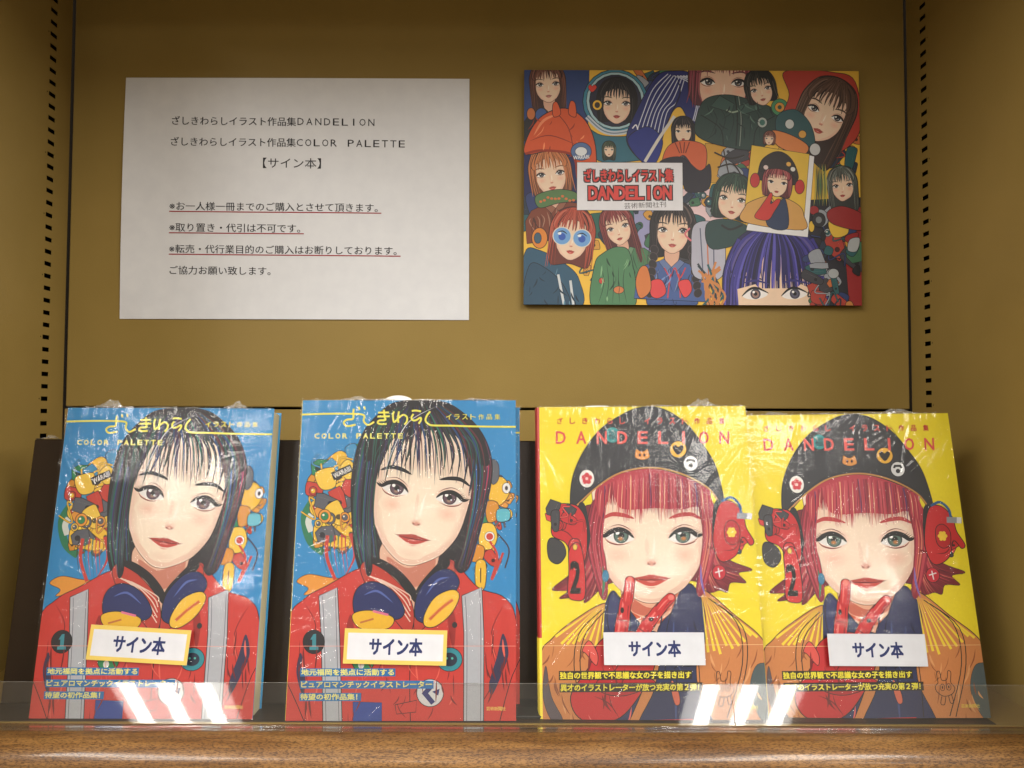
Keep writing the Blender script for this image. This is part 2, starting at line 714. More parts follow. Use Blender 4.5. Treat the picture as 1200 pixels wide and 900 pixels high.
def mixc(a, b, t):
    return tuple(a[i] + (b[i] - a[i]) * t for i in range(3))


def face(A, ex, ey, s, tilt, nose, mouth, chin, half=0.98, skin=(240, 214, 190), iris=(70, 80, 105), lip=(190, 62, 58),
         brow=INK, shade=(226, 170, 150), detail=2, brows=True, eyes=True, lw=1.6, off=0.0, top=-1.25, mw=0.46, es=1.0, bw=0.11):
    """generic illustrated face; (ex,ey) mid point between the eyes, s = half the distance between the eyes"""
    ct, st = math.cos(R(tilt)), math.sin(R(tilt))

    def T(x, y):
        return (ex + (x * ct - y * st) * s, ey + (x * st + y * ct) * s)

    def TT(l):
        return [T(*p) for p in l]
    h = half * 1.55
    out = [(-h, top), (-h * 1.02, -0.3), (-h * 1.0, 0.35), (-h * 0.90, chin * 0.5), (-h * 0.62, chin * 0.80), (-h * 0.24 + off, chin * 0.98),
           (off, chin * 1.02), (h * 0.24 + off, chin * 0.98), (h * 0.62, chin * 0.80), (h * 0.90, chin * 0.5), (h * 1.0, 0.35), (h * 1.02, -0.3), (h, top)]
    A.poly(TT(out), skin, True, line=lw, lcol=(90, 40, 36))
    if detail > 1:
        for sx in (-1, 1):
            # soft tone along the side of the face and under the fringe
            if sx < 0:
                for q in range(4):
                    yy = -0.78 + q * 0.09 - 0.2
                    A.poly(TT([(-h, -2), (-h, yy + .35), (-h * .6, yy + .05), (0, yy - .1), (h * .6, yy + .05), (h, yy + .35), (h, -2), (0, -2.1)]), mixc(skin, shade, 0.62 - 0.15 * q), True)
                A.stroke(TT([(-.16, .05), (-.13, .4), (-.12, nose - .12)]), 0.14 * s, mixc(skin, shade, 0.25), 'both')
                A.stroke(TT([(.10, .1), (.08, .5), (.06, nose - .2)]), 0.09 * s, mixc(skin, (255, 250, 240), 0.6), 'both')
            for q in range(3):
                A.poly(TT([(sx * h * 1.01, -0.5), (sx * h * 1.0, 0.35), (sx * h * 0.9, chin * .5), (sx * h * .62, chin * .8), (sx * h * (.54 - .0 * q), chin * .74),
                           (sx * h * (.74 + .05 * q), chin * .48), (sx * h * (.84 + .04 * q), 0.3), (sx * h * (.88 + .03 * q), -0.5)]), mixc(skin, shade, 0.14 + 0.12 * q), True)
            A.ell(*T(sx * 1.02, 0.62), 0.50 * s, 0.34 * s, mixc(skin, (236, 130, 110), 0.30), tilt, edge=skin)
        A.poly(TT([(-h * .9, chin * .52), (-h * .62, chin * .78), (-h * .24 + off, chin * .96), (off, chin * 1.0), (h * .24 + off, chin * .96), (h * .62, chin * .78),
                   (h * .9, chin * .5), (h * .57, chin * .72), (h * .2 + off, chin * .90), (off, chin * .93), (-h * .2 + off, chin * .90), (-h * .57, chin * .72)]), mixc(skin, shade, 0.45), True)
    for sx in (-1, 1):
        if not eyes:
            break
        e = lambda x, y: T(sx * (1 + x * es), y * es)
        if detail > 1:
            A.ell(*e(0.02, -0.02), 0.56 * s, 0.33 * s, mixc(skin, (206, 80, 78), 0.62), tilt, edge=mixc(skin, (236, 150, 130), 0.1))
        A.poly([e(-.42, .10), e(-.25, -.07), e(0, -.15), e(.25, -.09), e(.43, .03), e(.25, .17), e(0, .23), e(-.25, .18)], (238, 236, 234), True)
        A.ell(*e(-.02 + 0.02 * sx, .0), 0.225 * s * es, 0.225 * s * es, mixc(iris, INK, 0.5), 0)
        A.ell(*e(-.02 + 0.02 * sx, .02), 0.185 * s * es, 0.185 * s * es, iris, 0)
        if detail > 1:
            A.ell(*e(-.02 + 0.02 * sx, .10), 0.12 * s, 0.09 * s, mixc(iris, (240, 200, 150), 0.55), 0, edge=iris)
        A.ell(*e(-.02 + 0.02 * sx, .0), 0.10 * s, 0.10 * s, INK, 0)
        if detail > 1:
            A.ell(T(sx * 0.98, 0)[0] - 0.09 * s, T(sx * 0.98, 0)[1] - 0.09 * s, 0.06 * s, 0.06 * s, (255, 255, 255))
            A.ell(T(sx * 0.98, 0)[0] + 0.08 * s, T(sx * 0.98, 0)[1] + 0.09 * s, 0.03 * s, 0.03 * s, (230, 240, 255))
        # lid shadow, lashes
        A.stroke([e(-.42, .08), e(-.25, -.09), e(0, -.18), e(.25, -.12), e(.45, .01), e(.62, -.06)], 0.16 * s, INK, 'lens')
        if detail > 1:
            A.stroke([e(-.38, -.10), e(-.2, -.24), e(.05, -.32), e(.35, -.24)], 0.03 * s, (110, 50, 46), 'both')
            A.stroke([e(-.3, .20), e(0, .27), e(.3, .20), e(.44, .06)], 0.045 * s, (130, 50, 50), 'both')
            for k in range(5):
                x = .28 + k * .06
                A.stroke([e(x, -.12 + k * .03), e(x + .14, -.22 + k * .035)], 0.035 * s, INK, 'end')
        if brows:
            A.stroke([e(-.42, -.50), e(-.1, -.60), e(.25, -.62), e(.58, -.46)], bw * s, brow, 'lens')
    # nose
    if detail > 1:
        A.ell(*T(off, chin * .86), 0.5 * s, 0.2 * s, mixc(skin, shade, 0.25), tilt, edge=mixc(skin, shade, 0.05))
    nx, ny = off * 0.6, nose
    if detail > 1:
        A.ell(*T(nx, ny - 0.05), 0.26 * s, 0.2 * s, mixc(skin, shade, 0.6), tilt, edge=skin)
        A.poly(TT([(nx - .16, ny), (nx - .05, ny - .04), (nx + .06, ny - .04), (nx + .17, ny), (nx + .06, ny + .09), (nx - .05, ny + .09)]), mixc(skin, (200, 100, 84), 0.55), True)
        A.ell(*T(nx - .0, ny - .16), 0.06 * s, 0.05 * s, (255, 246, 236), 0, edge=skin)
    A.stroke(TT([(nx - .12, ny + .03), (nx - .05, ny + .06)]), 0.04 * s, (110, 44, 40))
    A.stroke(TT([(nx + .06, ny + .06), (nx + .13, ny + .03)]), 0.04 * s, (110, 44, 40))
    # mouth
    mx, my, k = off * 0.85, mouth, mw
    A.poly(TT([(mx - k, my - .02), (mx - .18, my - .11), (mx - .06, my - .15), (mx, my - .125), (mx + .06, my - .15), (mx + .18, my - .11), (mx + k, my - .03), (mx + .2, my + .02), (mx, my + .03), (mx - .2, my + .02)]), mixc(lip, INK, 0.12), True, n=4)
    A.poly(TT([(mx - k * .9, my), (mx - .2, my + .03), (mx, my + .035), (mx + .2, my + .03), (mx + k * .9, my - .01), (mx + .22, my + .18), (mx, my + .225), (mx - .22, my + .18)]), lip, True, n=4)
    if detail > 1:
        A.poly(TT([(mx - .15, my + .06), (mx + .05, my + .055), (mx + .14, my + .09), (mx - .03, my + .11)]), mixc(lip, (255, 200, 190), 0.5), True, n=3)
        A.stroke(TT([(mx - .16, my + .25), (mx, my + .28), (mx + .16, my + .25)]), 0.04 * s, shade, 'both')
    A.stroke(TT([(mx - k * 1.12, my - .05), (mx - k * .9, my), (mx - .15, my + .03), (mx, my + .02), (mx + .15, my + .03), (mx + k * .9, my - .01), (mx + k * 1.12, my - .06)]), 0.035 * s, (92, 26, 28), 'both')
    return T


def lock(A, pts, w, base, hls, r, outline=True, taper='end'):
    """one tapered lock of hair with finer strands running along it"""
    if outline:
        A.stroke(pts, w + 2.2, mixc(base, (0, 0, 0), 0.6), taper)
    A.stroke(pts, w, base, taper)
    for k in range(max(2, int(w / 4))):
        o = r.uniform(-0.32, 0.32) * w
        m = len(pts)
        q = [(p[0] + o * (1 - 0.75 * i / (m - 1)), p[1]) for i, p in enumerate(pts)]
        cutk = r.random()
        if cutk < 0.4:
            q = q[:-1] + [tuple((a + b) / 2 for a, b in zip(q[-1], q[-2]))]
        A.stroke(q, max(1.2, w * r.uniform(0.05, 0.13)), r.choice(hls), 'both')


def gear(A, cx, cy, w, h, n, r, pal, ang=0.0):
    """a packed cluster of small outlined machine parts, cables and pads"""
    for k in range(n):
        x, y = cx + r.uniform(-0.5, 0.5) * w, cy + r.uniform(-0.5, 0.5) * h
        a = r.uniform(0, math.pi)
        L, W_ = r.uniform(0.14, 0.32) * w, r.uniform(0.08, 0.2) * w
        c = r.choice(pal)
        t = r.random()
        ca, sa = math.cos(a), math.sin(a)

        def Q(u, v):
            return (x + u * ca - v * sa, y + u * sa + v * ca)
        if t < 0.55:
            A.poly([Q(-L, -W_), Q(-L * .3, -W_ * 1.2), Q(L, -W_ * .8), Q(L * 1.1, W_ * .5), Q(L * .4, W_ * 1.1), Q(-L * .9, W_)], c, r.random() < 0.6, 1.8)
            A.stroke([Q(-L * .7, -W_ * .5), Q(L * .5, -W_ * .5)], 2.2, mixc(c, (255, 255, 240), 0.55), 'both')
            A.stroke([Q(-L * .7, W_ * .55), Q(L * .6, W_ * .5)], 2.0, mixc(c, (60, 20, 20), 0.5), 'both')
            if r.random() < 0.6:
                A.ell(*Q(L * .4, 0), W_ * .35, W_ * .35, mixc(c, (20, 20, 30), 0.7), line=1.0)
        elif t < 0.8:
            rr_ = W_ * r.uniform(0.7, 1.2)
            A.ell(x, y, rr_, rr_ * 1.1, c, line=1.8)
            A.ell(x, y, rr_ * .6, rr_ * .65, r.choice(pal), line=1.0)
            A.ell(x - rr_ * .2, y - rr_ * .2, rr_ * .18, rr_ * .18, (250, 245, 230))
        else:
            A.stroke([Q(-L, 0), Q(-L * .3, W_ * 2), Q(L * .5, -W_), Q(L * 1.4, W_)], 5.5, INK)
            A.stroke([Q(-L, 0), Q(-L * .3, W_ * 2), Q(L * .5, -W_), Q(L * 1.4, W_)], 3.4, c)


def folds(A, x0, x1, y0, y1, n, r, dark, light):
    for k in range(n):
        x, y = r.uniform(x0, x1), r.uniform(y0, y1)
        dx, dy = r.uniform(-0.18, 0.18) * (x1 - x0), r.uniform(0.1, 0.3) * (y1 - y0)
        A.stroke([(x, y), (x + dx * .3, y + dy * .5), (x + dx, y + dy)], r.uniform(1.5, 6), r.choice([dark, dark, light]), 'both')


# ------------------------------------------------------------------ cover drawings
HAIRS = [(30, 28, 38), (22, 90, 78), (30, 66, 120), (96, 34, 48), (20, 110, 96), (44, 44, 60), (60, 36, 80), (14, 14, 20)]
REDS = [(178, 44, 66), (200, 70, 84), (140, 30, 50), (190, 56, 76), (156, 38, 66), (222, 120, 100), (96, 20, 42)]


def cover_blue():
    A = Art(((55, 34), (606, 34), (610, 868), (12, 868)), 1, 1)
    A.poly([(0, 0), (700, 0), (700, 900), (0, 900)], (44, 146, 208))
    r = random.Random(3)
    Y, YD, RD = (244, 196, 46), (222, 150, 34), (206, 62, 48)
    # small machine clusters either side of the head
    A.poly([(40, 505), (70, 486), (120, 494), (165, 500), (150, 520), (110, 530), (60, 540), (70, 522)], (236, 160, 60), True, 1.6)
    A.stroke([(160, 190), (175, 160), (200, 150), (215, 180)], 5, (40, 140, 80))
    A.stroke([(78, 300), (60, 340), (75, 400), (110, 430)], 20, (40, 130, 90))
    A.stroke([(78, 330), (70, 350), (78, 375)], 16, (220, 225, 220))
    for k, (pts, c) in enumerate((
            ([(105, 205), (150, 165), (175, 190), (165, 260), (130, 290), (105, 260)], Y),
            ([(70, 235), (105, 205), (112, 240), (80, 290), (66, 270)], YD),
            ([(150, 240), (186, 230), (196, 290), (180, 340), (145, 330)], Y),
            ([(112, 330), (150, 300), (190, 330), (186, 380), (140, 392), (110, 370)], (246, 206, 70)),
            ([(85, 365), (112, 350), (120, 400), (92, 415)], (250, 220, 60)),
            ([(175, 190), (205, 180), (215, 230), (190, 250)], (92, 96, 108)))):
        A.poly(pts, c, True, 2)
    A.poly([(135, 225), (175, 205), (182, 222), (142, 244)], (40, 40, 46))
    A.text("WARABI", 139, 219, 177, 230, (230, 230, 226), 0.02, rot=-30)
    A.ell(128, 235, 11, 10, (60, 60, 66), line=1.5)
    A.ell(170, 262, 15, 17, RD, line=1.5)
    A.ell(160, 354, 15, 15, (158, 60, 110), line=1.5)
    A.poly([(95, 325), (130, 300), (140, 320), (105, 350)], (60, 150, 200), False, 1.5)
    PALA = [Y, YD, (246, 206, 70), Y, RD, (60, 150, 200), (92, 96, 108), (40, 140, 90), (236, 160, 60)]
    gear(A, 134, 250, 118, 150, 22, r, PALA)
    gear(A, 140, 372, 100, 100, 20, r, PALA)
    gear(A, 556, 290, 66, 140, 18, r, PALA)
    gear(A, 538, 410, 66, 110, 16, r, PALA)
    A.poly([(128, 222), (178, 200), (186, 218), (136, 242)], (34, 34, 40))
    A.text("WARABI", 133, 214, 181, 227, (230, 230, 226), 0.02, rot=-26)
    for k in range(7):
        x = 112 + k * 9
        A.stroke([(x, 385), (x - 4 + k, 430), (x + 10, 490)], 4, r.choice([RD, (60, 40, 50), (40, 120, 90), (190, 60, 60)]), 'end')
    A.stroke([(120, 385), (118, 440), (140, 500)], 9, RD)
    A.stroke([(180, 380), (190, 440), (160, 500)], 12, (198, 56, 44), 'end')
    for pts, c in (([(538, 240), (575, 235), (592, 270), (570, 305), (540, 300)], Y),
                   ([(530, 300), (560, 300), (562, 340), (535, 350)], YD),
                   ([(560, 318), (590, 318), (590, 345), (560, 348)], (92, 190, 210)),
                   ([(515, 360), (548, 355), (560, 390), (545, 420), (515, 415)], (246, 206, 70)),
                   ([(490, 410), (525, 415), (520, 450), (490, 450)], (226, 150, 40)),
                   ([(505, 455), (530, 455), (528, 520), (505, 520)], Y)):
        A.poly(pts, c, True, 2)
    A.ell(583, 262, 11, 14, (238, 238, 238), line=1.5)
    A.ell(583, 262, 4, 6, (70, 60, 70))
    A.ell(540, 388, 13, 13, (240, 240, 240), line=1)
    A.ell(540, 388, 9, 9, RD)
    A.stroke([(517, 470), (517, 508)], 3, (60, 40, 30))
    A.stroke([(540, 400), (560, 440), (545, 500), (560, 470), (575, 430)], 6, RD)
    A.stroke([(560, 380), (590, 420), (580, 470)], 4, (60, 60, 70))
    A.poly([(545, 190), (562, 200), (562, 240), (545, 250)], (96, 100, 110), True, 1.5)
    # hair behind
    A.poly([(300, 38), (250, 70), (210, 120), (188, 190), (180, 270), (184, 360), (192, 440), (214, 492), (260, 500), (430, 480), (475, 480), (498, 440), (515, 360), (540, 270), (545, 190), (520, 120), (470, 66), (410, 36)], (26, 24, 32), True, 2)
    A.strands([(270, 60), (215, 130), (192, 260), (190, 380), (215, 488)], [(300, 70), (262, 150), (240, 260), (238, 360), (250, 470)], 34, HAIRS, 6, 'both', 0.1, r)
    A.strands([(500, 110), (520, 200), (505, 330), (480, 400), (450, 470)], [(530, 140), (545, 210), (530, 300), (505, 400), (480, 478)], 22, HAIRS + [(190, 50, 90)], 5, 'both', 0.1, r)
    # neck and collar
    A.poly([(270, 400), (260, 470), (300, 530), (345, 590), (385, 520), (405, 460), (400, 400)], (232, 186, 160), True, 1.5, (90, 40, 36))
    A.poly([(275, 440), (330, 470), (395, 440), (392, 480), (345, 520), (290, 480)], (205, 130, 108), True)
    # jacket
    RJ = (212, 60, 52)
    A.poly([(15, 620), (60, 550), (120, 515), (205, 470), (262, 476), (330, 560), (345, 590), (372, 540), (420, 470), (445, 450), (510, 520), (580, 548), (612, 620), (640, 900), (-10, 900)], RJ, True, 2.2)
    A.poly([(205, 470), (232, 448), (275, 480), (330, 540), (345, 600), (330, 640), (290, 600), (230, 530)], (196, 60, 46), True, 2)
    A.poly([(345, 600), (360, 540), (410, 480), (430, 450), (450, 470), (440, 540), (385, 610), (350, 640)], (196, 60, 46), True, 2)
    A.poly([(228, 452), (256, 446), (310, 480), (350, 530), (348, 560), (300, 500), (262, 472)], (24, 24, 32), True, 1.5)
    A.poly([(350, 560), (352, 525), (388, 478), (425, 444), (436, 462), (398, 500)], (24, 24, 32), True, 1.5)
    for k in range(5):
        A.stroke([(222 + k * 9, 488 + k * 3), (262 + k * 8, 510 + k * 2), (300 + k * 8, 560 - k * 5), (335, 610 - k * 14)], 3, (240, 208, 190))
        A.stroke([(440 - k * 7, 486 + k * 3), (410 - k * 6, 520), (372 - k * 2, 560 - k * 3), (352, 600 - k * 14)], 2.6, (240, 208, 190))
    A.ell(275, 538, 9, 9, (70, 130, 170), line=1.5)
    A.ell(262, 520, 8, 8, (226, 90, 70), line=1.5)
    # jacket folds and seams
    A.stroke([(338, 640), (334, 760), (336, 868)], 2.2, INK)
    for pts in ([(60, 560), (90, 620), (70, 700)], [(580, 560), (545, 640), (560, 740)], [(560, 700), (540, 790), (480, 868)], [(250, 640), (265, 700), (240, 760)], [(400, 620), (420, 660)]):
        A.stroke(pts, 2.4, (110, 20, 26), 'both')
    A.poly([(575, 640), (560, 700), (540, 770), (548, 800), (575, 740), (590, 690)], (52, 50, 84), True)
    A.poly([(52, 690), (40, 740), (56, 800), (64, 760)], (52, 50, 84), True)
    A.poly([(180, 590), (190, 640), (178, 700), (168, 640)], (160, 36, 34), True)
    A.poly([(430, 560), (452, 600), (448, 680), (436, 640)], (160, 36, 34), True)
    # straps
    SG = (188, 192, 200)
    for x0, x1, x2, x3, yt in ((98, 150, 110, 160, 520), (468, 524, 474, 526, 520)):
        A.poly([(x0, yt + 22), (x1 - 4, yt), (x1 + 2, 640), (x3, 900), (x2, 900), (x0 + 6, 640)], SG, False, 2.2)
        A.stroke([(x0 + 9, yt + 24), (x0 + 14, 640), (x2 + 8, 900)], 1.4, (90, 90, 104))
        A.stroke([(x1 - 9, yt + 8), (x1 - 6, 640), (x3 - 8, 900)], 1.4, (90, 90, 104))
    # headphones on the neck
    A.poly([(186, 560), (200, 520), (240, 505), (290, 530), (320, 580), (300, 604), (255, 590), (200, 600)], (32, 44, 104), True, 2.4)
    A.poly([(186, 590), (230, 580), (290, 598), (280, 626), (230, 632), (195, 620)], (244, 194, 44), True, 2)
    A.poly([(346, 590), (356, 530), (400, 480), (440, 475), (462, 510), (430, 560), (400, 610), (365, 612)], (32, 44, 104), True, 2.4)
    A.poly([(372, 590), (400, 545), (445, 526), (462, 545), (440, 590), (400, 622), (372, 620)], (246, 200, 50), True, 2.4)
    A.stroke([(385, 604), (415, 575), (445, 552)], 8, (214, 106, 50))
    A.stroke([(215, 540), (250, 530), (290, 560)], 6, (84, 104, 180), 'both')
    A.stroke([(376, 540), (405, 502), (435, 494)], 6, (84, 104, 180), 'both')
    A.stroke([(238, 582), (278, 592)], 6, (232, 120, 160))
    A.stroke([(205, 612), (240, 602)], 5, (200, 120, 60))
    # badges
    A.ell(85, 662, 28, 31, (34, 34, 42), line=2)
    A.poly([(76, 656), (84, 642), (91, 641), (91, 674), (97, 675), (97, 683), (74, 683), (74, 675), (81, 674), (81, 656)], (60, 150, 165))
    A.ell(437, 708, 33, 31, (44, 150, 165), line=2)
    A.ell(437, 708, 20, 18, (30, 44, 70))
    A.ell(430, 705, 3, 3, (80, 200, 180)); A.ell(444, 705, 3, 3, (80, 200, 180))
    A.ell(213, 716, 28, 24, (40, 140, 84), line=2)
    A.ell(208, 722, 8, 10, (230, 230, 226))
    A.ell(387, 795, 35, 36, (226, 228, 230), line=2)
    A.poly([(365, 796), (388, 770), (396, 780), (382, 796), (400, 818), (390, 826)], (40, 44, 120))
    A.poly([(392, 792), (412, 784), (408, 802)], (40, 44, 120))
    A.poly([(187, 818), (262, 820), (262, 900), (187, 900)], (36, 70, 160), False, 1)
    A.poly([(296, 826), (352, 814), (350, 845), (300, 850)], RJ, False, 2)
    A.ell(450, 618, 7, 8, (40, 34, 40))
    A.stroke([(640, 690), (600, 750), (560, 900)], 2.2, INK)
    A.stroke([(12, 760), (40, 820), (60, 868)], 2.2, INK)
    # face
    folds(A, 40, 100, 600, 860, 14, r, (120, 24, 28), (238, 104, 84))
    folds(A, 170, 330, 640, 860, 16, r, (130, 26, 30), (238, 104, 84))
    folds(A, 345, 465, 640, 860, 14, r, (130, 26, 30), (238, 104, 84))
    folds(A, 530, 600, 600, 860, 14, r, (120, 24, 28), (238, 104, 84))
    T = face(A, 366, 274, 71, 10.5, 1.14, 1.70, 2.66, half=1.10, skin=(248, 230, 208), iris=(96, 70, 84), lip=(200, 72, 62), off=-0.05, top=-2.1, mw=0.62, es=1.16, bw=0.15)
    # side locks over the cheeks
    A.poly([(262, 110), (225, 200), (212, 300), (214, 400), (222, 486), (236, 470), (232, 380), (232, 300), (246, 230), (290, 120)], (30, 27, 36), True, 1.4)
    A.poly([(480, 110), (520, 180), (522, 270), (500, 360), (478, 470), (456, 478), (450, 440), (476, 380), (492, 300), (488, 220), (460, 120)], (30, 27, 36), True, 1.4)
    A.strands([(280, 70), (232, 160), (216, 300), (214, 420), (222, 486)], [(296, 80), (262, 160), (240, 240), (232, 340), (232, 460)], 22, HAIRS, 4, 'both', 0.06, r)
    A.strands([(472, 110), (492, 200), (494, 300), (478, 400), (456, 470)], [(520, 140), (530, 220), (520, 300), (500, 380), (478, 474)], 20, HAIRS + [(200, 60, 110), (40, 110, 190)], 4, 'both', 0.06, r)
    # crown and parted bangs with skin showing between the locks
    A.poly([(300, 38), (250, 72), (222, 118), (214, 190), (250, 178), (300, 128), (380, 92), (450, 124), (500, 190), (538, 200), (516, 118), (470, 66), (410, 36)], (28, 26, 34), True)
    HL = [(36, 40, 60), (30, 90, 84), (40, 76, 130), (110, 40, 54), (60, 60, 78), (20, 18, 26)]
    for (ex, ey, mx_, w) in ((236, 262, 246, 26), (250, 238, 262, 20), (486, 282, 500, 30), (470, 262, 482, 20), (268, 246, 286, 17), (284, 214, 302, 22), (306, 236, 318, 9), (318, 206, 330, 15),
                             (452, 250, 462, 12), (340, 228, 345, 7), (352, 208, 354, 12), (436, 226, 446, 18), (374, 232, 372, 6), (384, 212, 384, 14), (410, 240, 414, 9), (420, 214, 424, 13), (330, 250, 334, 5), (396, 252, 400, 5)):
        rx = 330 + (ex - 236) * 0.32
        lock(A, [(rx, 60), (rx + (mx_ - rx) * 0.55, 110), (mx_, 170), (ex, ey)], w, (27, 25, 33), HL, r)
    A.strands([(300, 50), (250, 90), (228, 140), (222, 230)], [(410, 44), (470, 90), (515, 150), (530, 240)], 40, HAIRS, 4, 'both', 0.1, r)
    A.stroke([(400, 50), (330, 90), (290, 160), (262, 240)], 2, (230, 230, 240), 'both')
    # lettering
    YL = (250, 244, 92)
    A.stroke([(50, 71), (120, 69), (175, 69), (212, 72), (213, 88), (224, 98), (240, 90)], 4.6, YL, n=6)
    A.stroke([(187, 56), (186, 66), (185, 82), (170, 84), (161, 92), (170, 101), (192, 97)], 4.6, YL)
    A.stroke([(200, 51), (202, 59)], 4.2, YL); A.stroke([(214, 50), (216, 58)], 4.2, YL)
    Z = lambda x, y: ((440 + x / 15 - 330) * 2.22, (450 + y / 15 - 455) * 2.22)
    for st_ in ([(40, 520), (230, 518)], [(30, 590), (245, 585)], [(140, 470), (155, 600), (165, 650), (60, 660), (35, 700), (90, 722), (190, 718)],
                [(320, 500), (300, 560), (315, 680), (360, 660), (410, 600)], [(405, 500), (390, 600), (395, 700)], [(405, 610), (480, 560), (545, 600), (540, 680), (500, 730)],
                [(630, 492), (700, 485), (790, 500)], [(660, 545), (625, 600), (640, 650), (700, 655), (780, 610), (790, 650), (750, 715)],
                [(950, 500), (890, 580), (870, 660), (920, 720), (1000, 745), (1300, 750), (1700, 762), (2300, 770), (2760, 766)]):
        A.stroke([Z(*p) for p in st_], 4.6, YL, n=6)
    A.letters("イラスト作品集", 426, 566, 70, 84, YL, 0.012, 14)
    A.letters("COLOR PALETTE", 86, 314, 120, 133, (250, 246, 120), 0.03, 12)
    # printed band text
    A.stroke([(0, 673), (640, 673)], 1.2, (250, 170, 150))
    BL, YT = (30, 120, 190), (252, 248, 130)
    for (t, x0, x1, y) in (("地元福岡を拠点に活動する", 50, 297, 741), ("ピュアロマンチックイラストレーター", 50, 396, 773), ("待望の初作品集！", 48, 208, 805)):
        A.poly([(x0, y - 10), (x1, y - 10), (x1, y + 11), (x0, y + 11)], BL)
        A.text(t, x0 + 3, y - 8, x1 - 4 if not t.endswith('！') else x1 - 10, y + 8, YT, 0.025)
    A.letters("芸術新聞社", 533, 583, 831, 841, (250, 230, 110), 0.01, 9.5)
    return A


def cover_yellow():
    A = Art(((24.7, 42), (567, 38), (630, 866), (38, 862)), 1, 1)
    r = random.Random(11)
    A.poly([(-50, 0), (700, 0), (700, 900), (-50, 900)], (247, 228, 36))
    RG = (206, 36, 44)
    CO = (212, 138, 78)
    # back hair flaring out under the hat
    A.poly([(150, 300), (150, 420), (120, 470), (60, 520), (100, 525), (80, 545), (140, 540), (150, 555), (230, 500), (430, 500), (470, 530), (500, 525), (520, 530), (530, 505), (570, 505), (550, 480), (586, 470), (520, 440), (495, 380), (490, 300)], (120, 26, 44), True, 1.5)
    A.strands([(165, 320), (160, 430), (120, 490), (70, 520)], [(205, 330), (195, 430), (185, 500), (170, 552)], 24, REDS, 7, 'end', 0.15, r)
    A.strands([(490, 320), (490, 420), (520, 460), (582, 470)], [(455, 330), (460, 430), (465, 500), (478, 545)], 24, REDS, 7, 'end', 0.15, r)
    # neck
    A.poly([(250, 500), (262, 600), (330, 640), (385, 590), (390, 490)], (236, 180, 150), True, 1.5, (90, 40, 36))
    A.poly([(262, 540), (320, 570), (385, 530), (382, 565), (330, 592), (272, 580)], (208, 110, 86), True)
    A.stroke([(268, 585), (330, 610), (384, 580)], 8, (216, 96, 60))
    # coat
    A.poly([(30, 700), (60, 650), (120, 600), (205, 556), (260, 600), (330, 650), (400, 560), (450, 520), (540, 590), (610, 650), (640, 720), (680, 900), (20, 900)], CO, True, 2.4)
    A.poly([(200, 560), (218, 525), (240, 545), (300, 620), (345, 650), (330, 780), (290, 900), (480, 900), (440, 760), (446, 600), (436, 520), (410, 510), (395, 560), (340, 620), (330, 700), (240, 900), (200, 760), (190, 640)], (34, 44, 92), True, 2)
    A.poly([(400, 520), (436, 518), (462, 590), (452, 700), (400, 720), (360, 640)], (34, 44, 92), True, 2)
    A.poly([(218, 530), (205, 600), (230, 680), (260, 650), (262, 590)], (40, 52, 104), True, 2)
    A.poly([(600, 720), (580, 790), (610, 866), (640, 866), (650, 740)], (80, 96, 100), True, 1)
    A.poly([(45, 720), (60, 800), (90, 862), (60, 862), (38, 800)], (96, 84, 92), True, 1)
    for k in range(9):
        t = k / 8
        A.stroke([(198 - t * 20, 560 + t * 8), (190 - t * 120, 665 - t * 12 + r.uniform(-14, 10))], 7, (250, 224, 60), 'start')
        A.stroke([(452 + t * 24, 534 + t * 10), (470 + t * 130, 700 - t * 50 + r.uniform(-14, 10))], 7, (250, 224, 60), 'start')
    folds(A, 50, 190, 660, 860, 20, r, (150, 84, 46), (232, 170, 110))
    folds(A, 470, 610, 660, 860, 20, r, (150, 84, 46), (232, 170, 110))
    folds(A, 345, 440, 560, 850, 12, r, (20, 26, 60), (60, 76, 136))
    A.stroke([(190, 575), (130, 640), (120, 740), (150, 850)], 2.6, INK)
    A.stroke([(206, 570), (145, 645), (136, 740), (166, 846)], 2.6, INK)
    A.stroke([(470, 545), (545, 610), (560, 720), (520, 860)], 2.6, INK)
    A.stroke([(486, 555), (560, 620), (572, 720), (536, 862)], 2.6, INK)
    A.stroke([(380, 730), (440, 700), (450, 862)], 2.4, INK)
    # face
    face(A, 320, 380, 83, 0, 0.86, 1.38, 2.10, half=1.06, skin=(249, 228, 206), iris=(84, 112, 104), lip=(208, 76, 66), brow=(196, 64, 66), top=-1.9, mw=0.60, es=1.08, bw=0.14)
    for sx_ in (237, 403):
        A.ell(sx_ + 2, 388, 8, 6, (226, 132, 50), 0, edge=(120, 110, 90))
    # cheek locks
    A.poly([(165, 290), (150, 380), (165, 470), (190, 545), (206, 530), (200, 440), (186, 380), (196, 300)], (150, 34, 56), True, 1.2)
    A.poly([(480, 290), (496, 380), (476, 470), (452, 540), (438, 520), (452, 440), (458, 380), (446, 300)], (150, 34, 56), True, 1.2)
    A.strands([(170, 280), (154, 380), (165, 460), (190, 540)], [(205, 280), (190, 380), (196, 450), (206, 525)], 22, REDS, 4.5, 'both', 0.05, r)
    A.strands([(445, 290), (456, 380), (448, 460), (440, 520)], [(484, 290), (494, 380), (478, 460), (456, 536)], 22, REDS, 4.5, 'both', 0.05, r)
    # bangs
    A.poly([(172, 290), (180, 250), (240, 214), (320, 202), (400, 216), (460, 256), (482, 296), (474, 330), (440, 304), (400, 312), (330, 308), (262, 312), (232, 300), (228, 250), (200, 300), (186, 330)], (186, 52, 70), True)
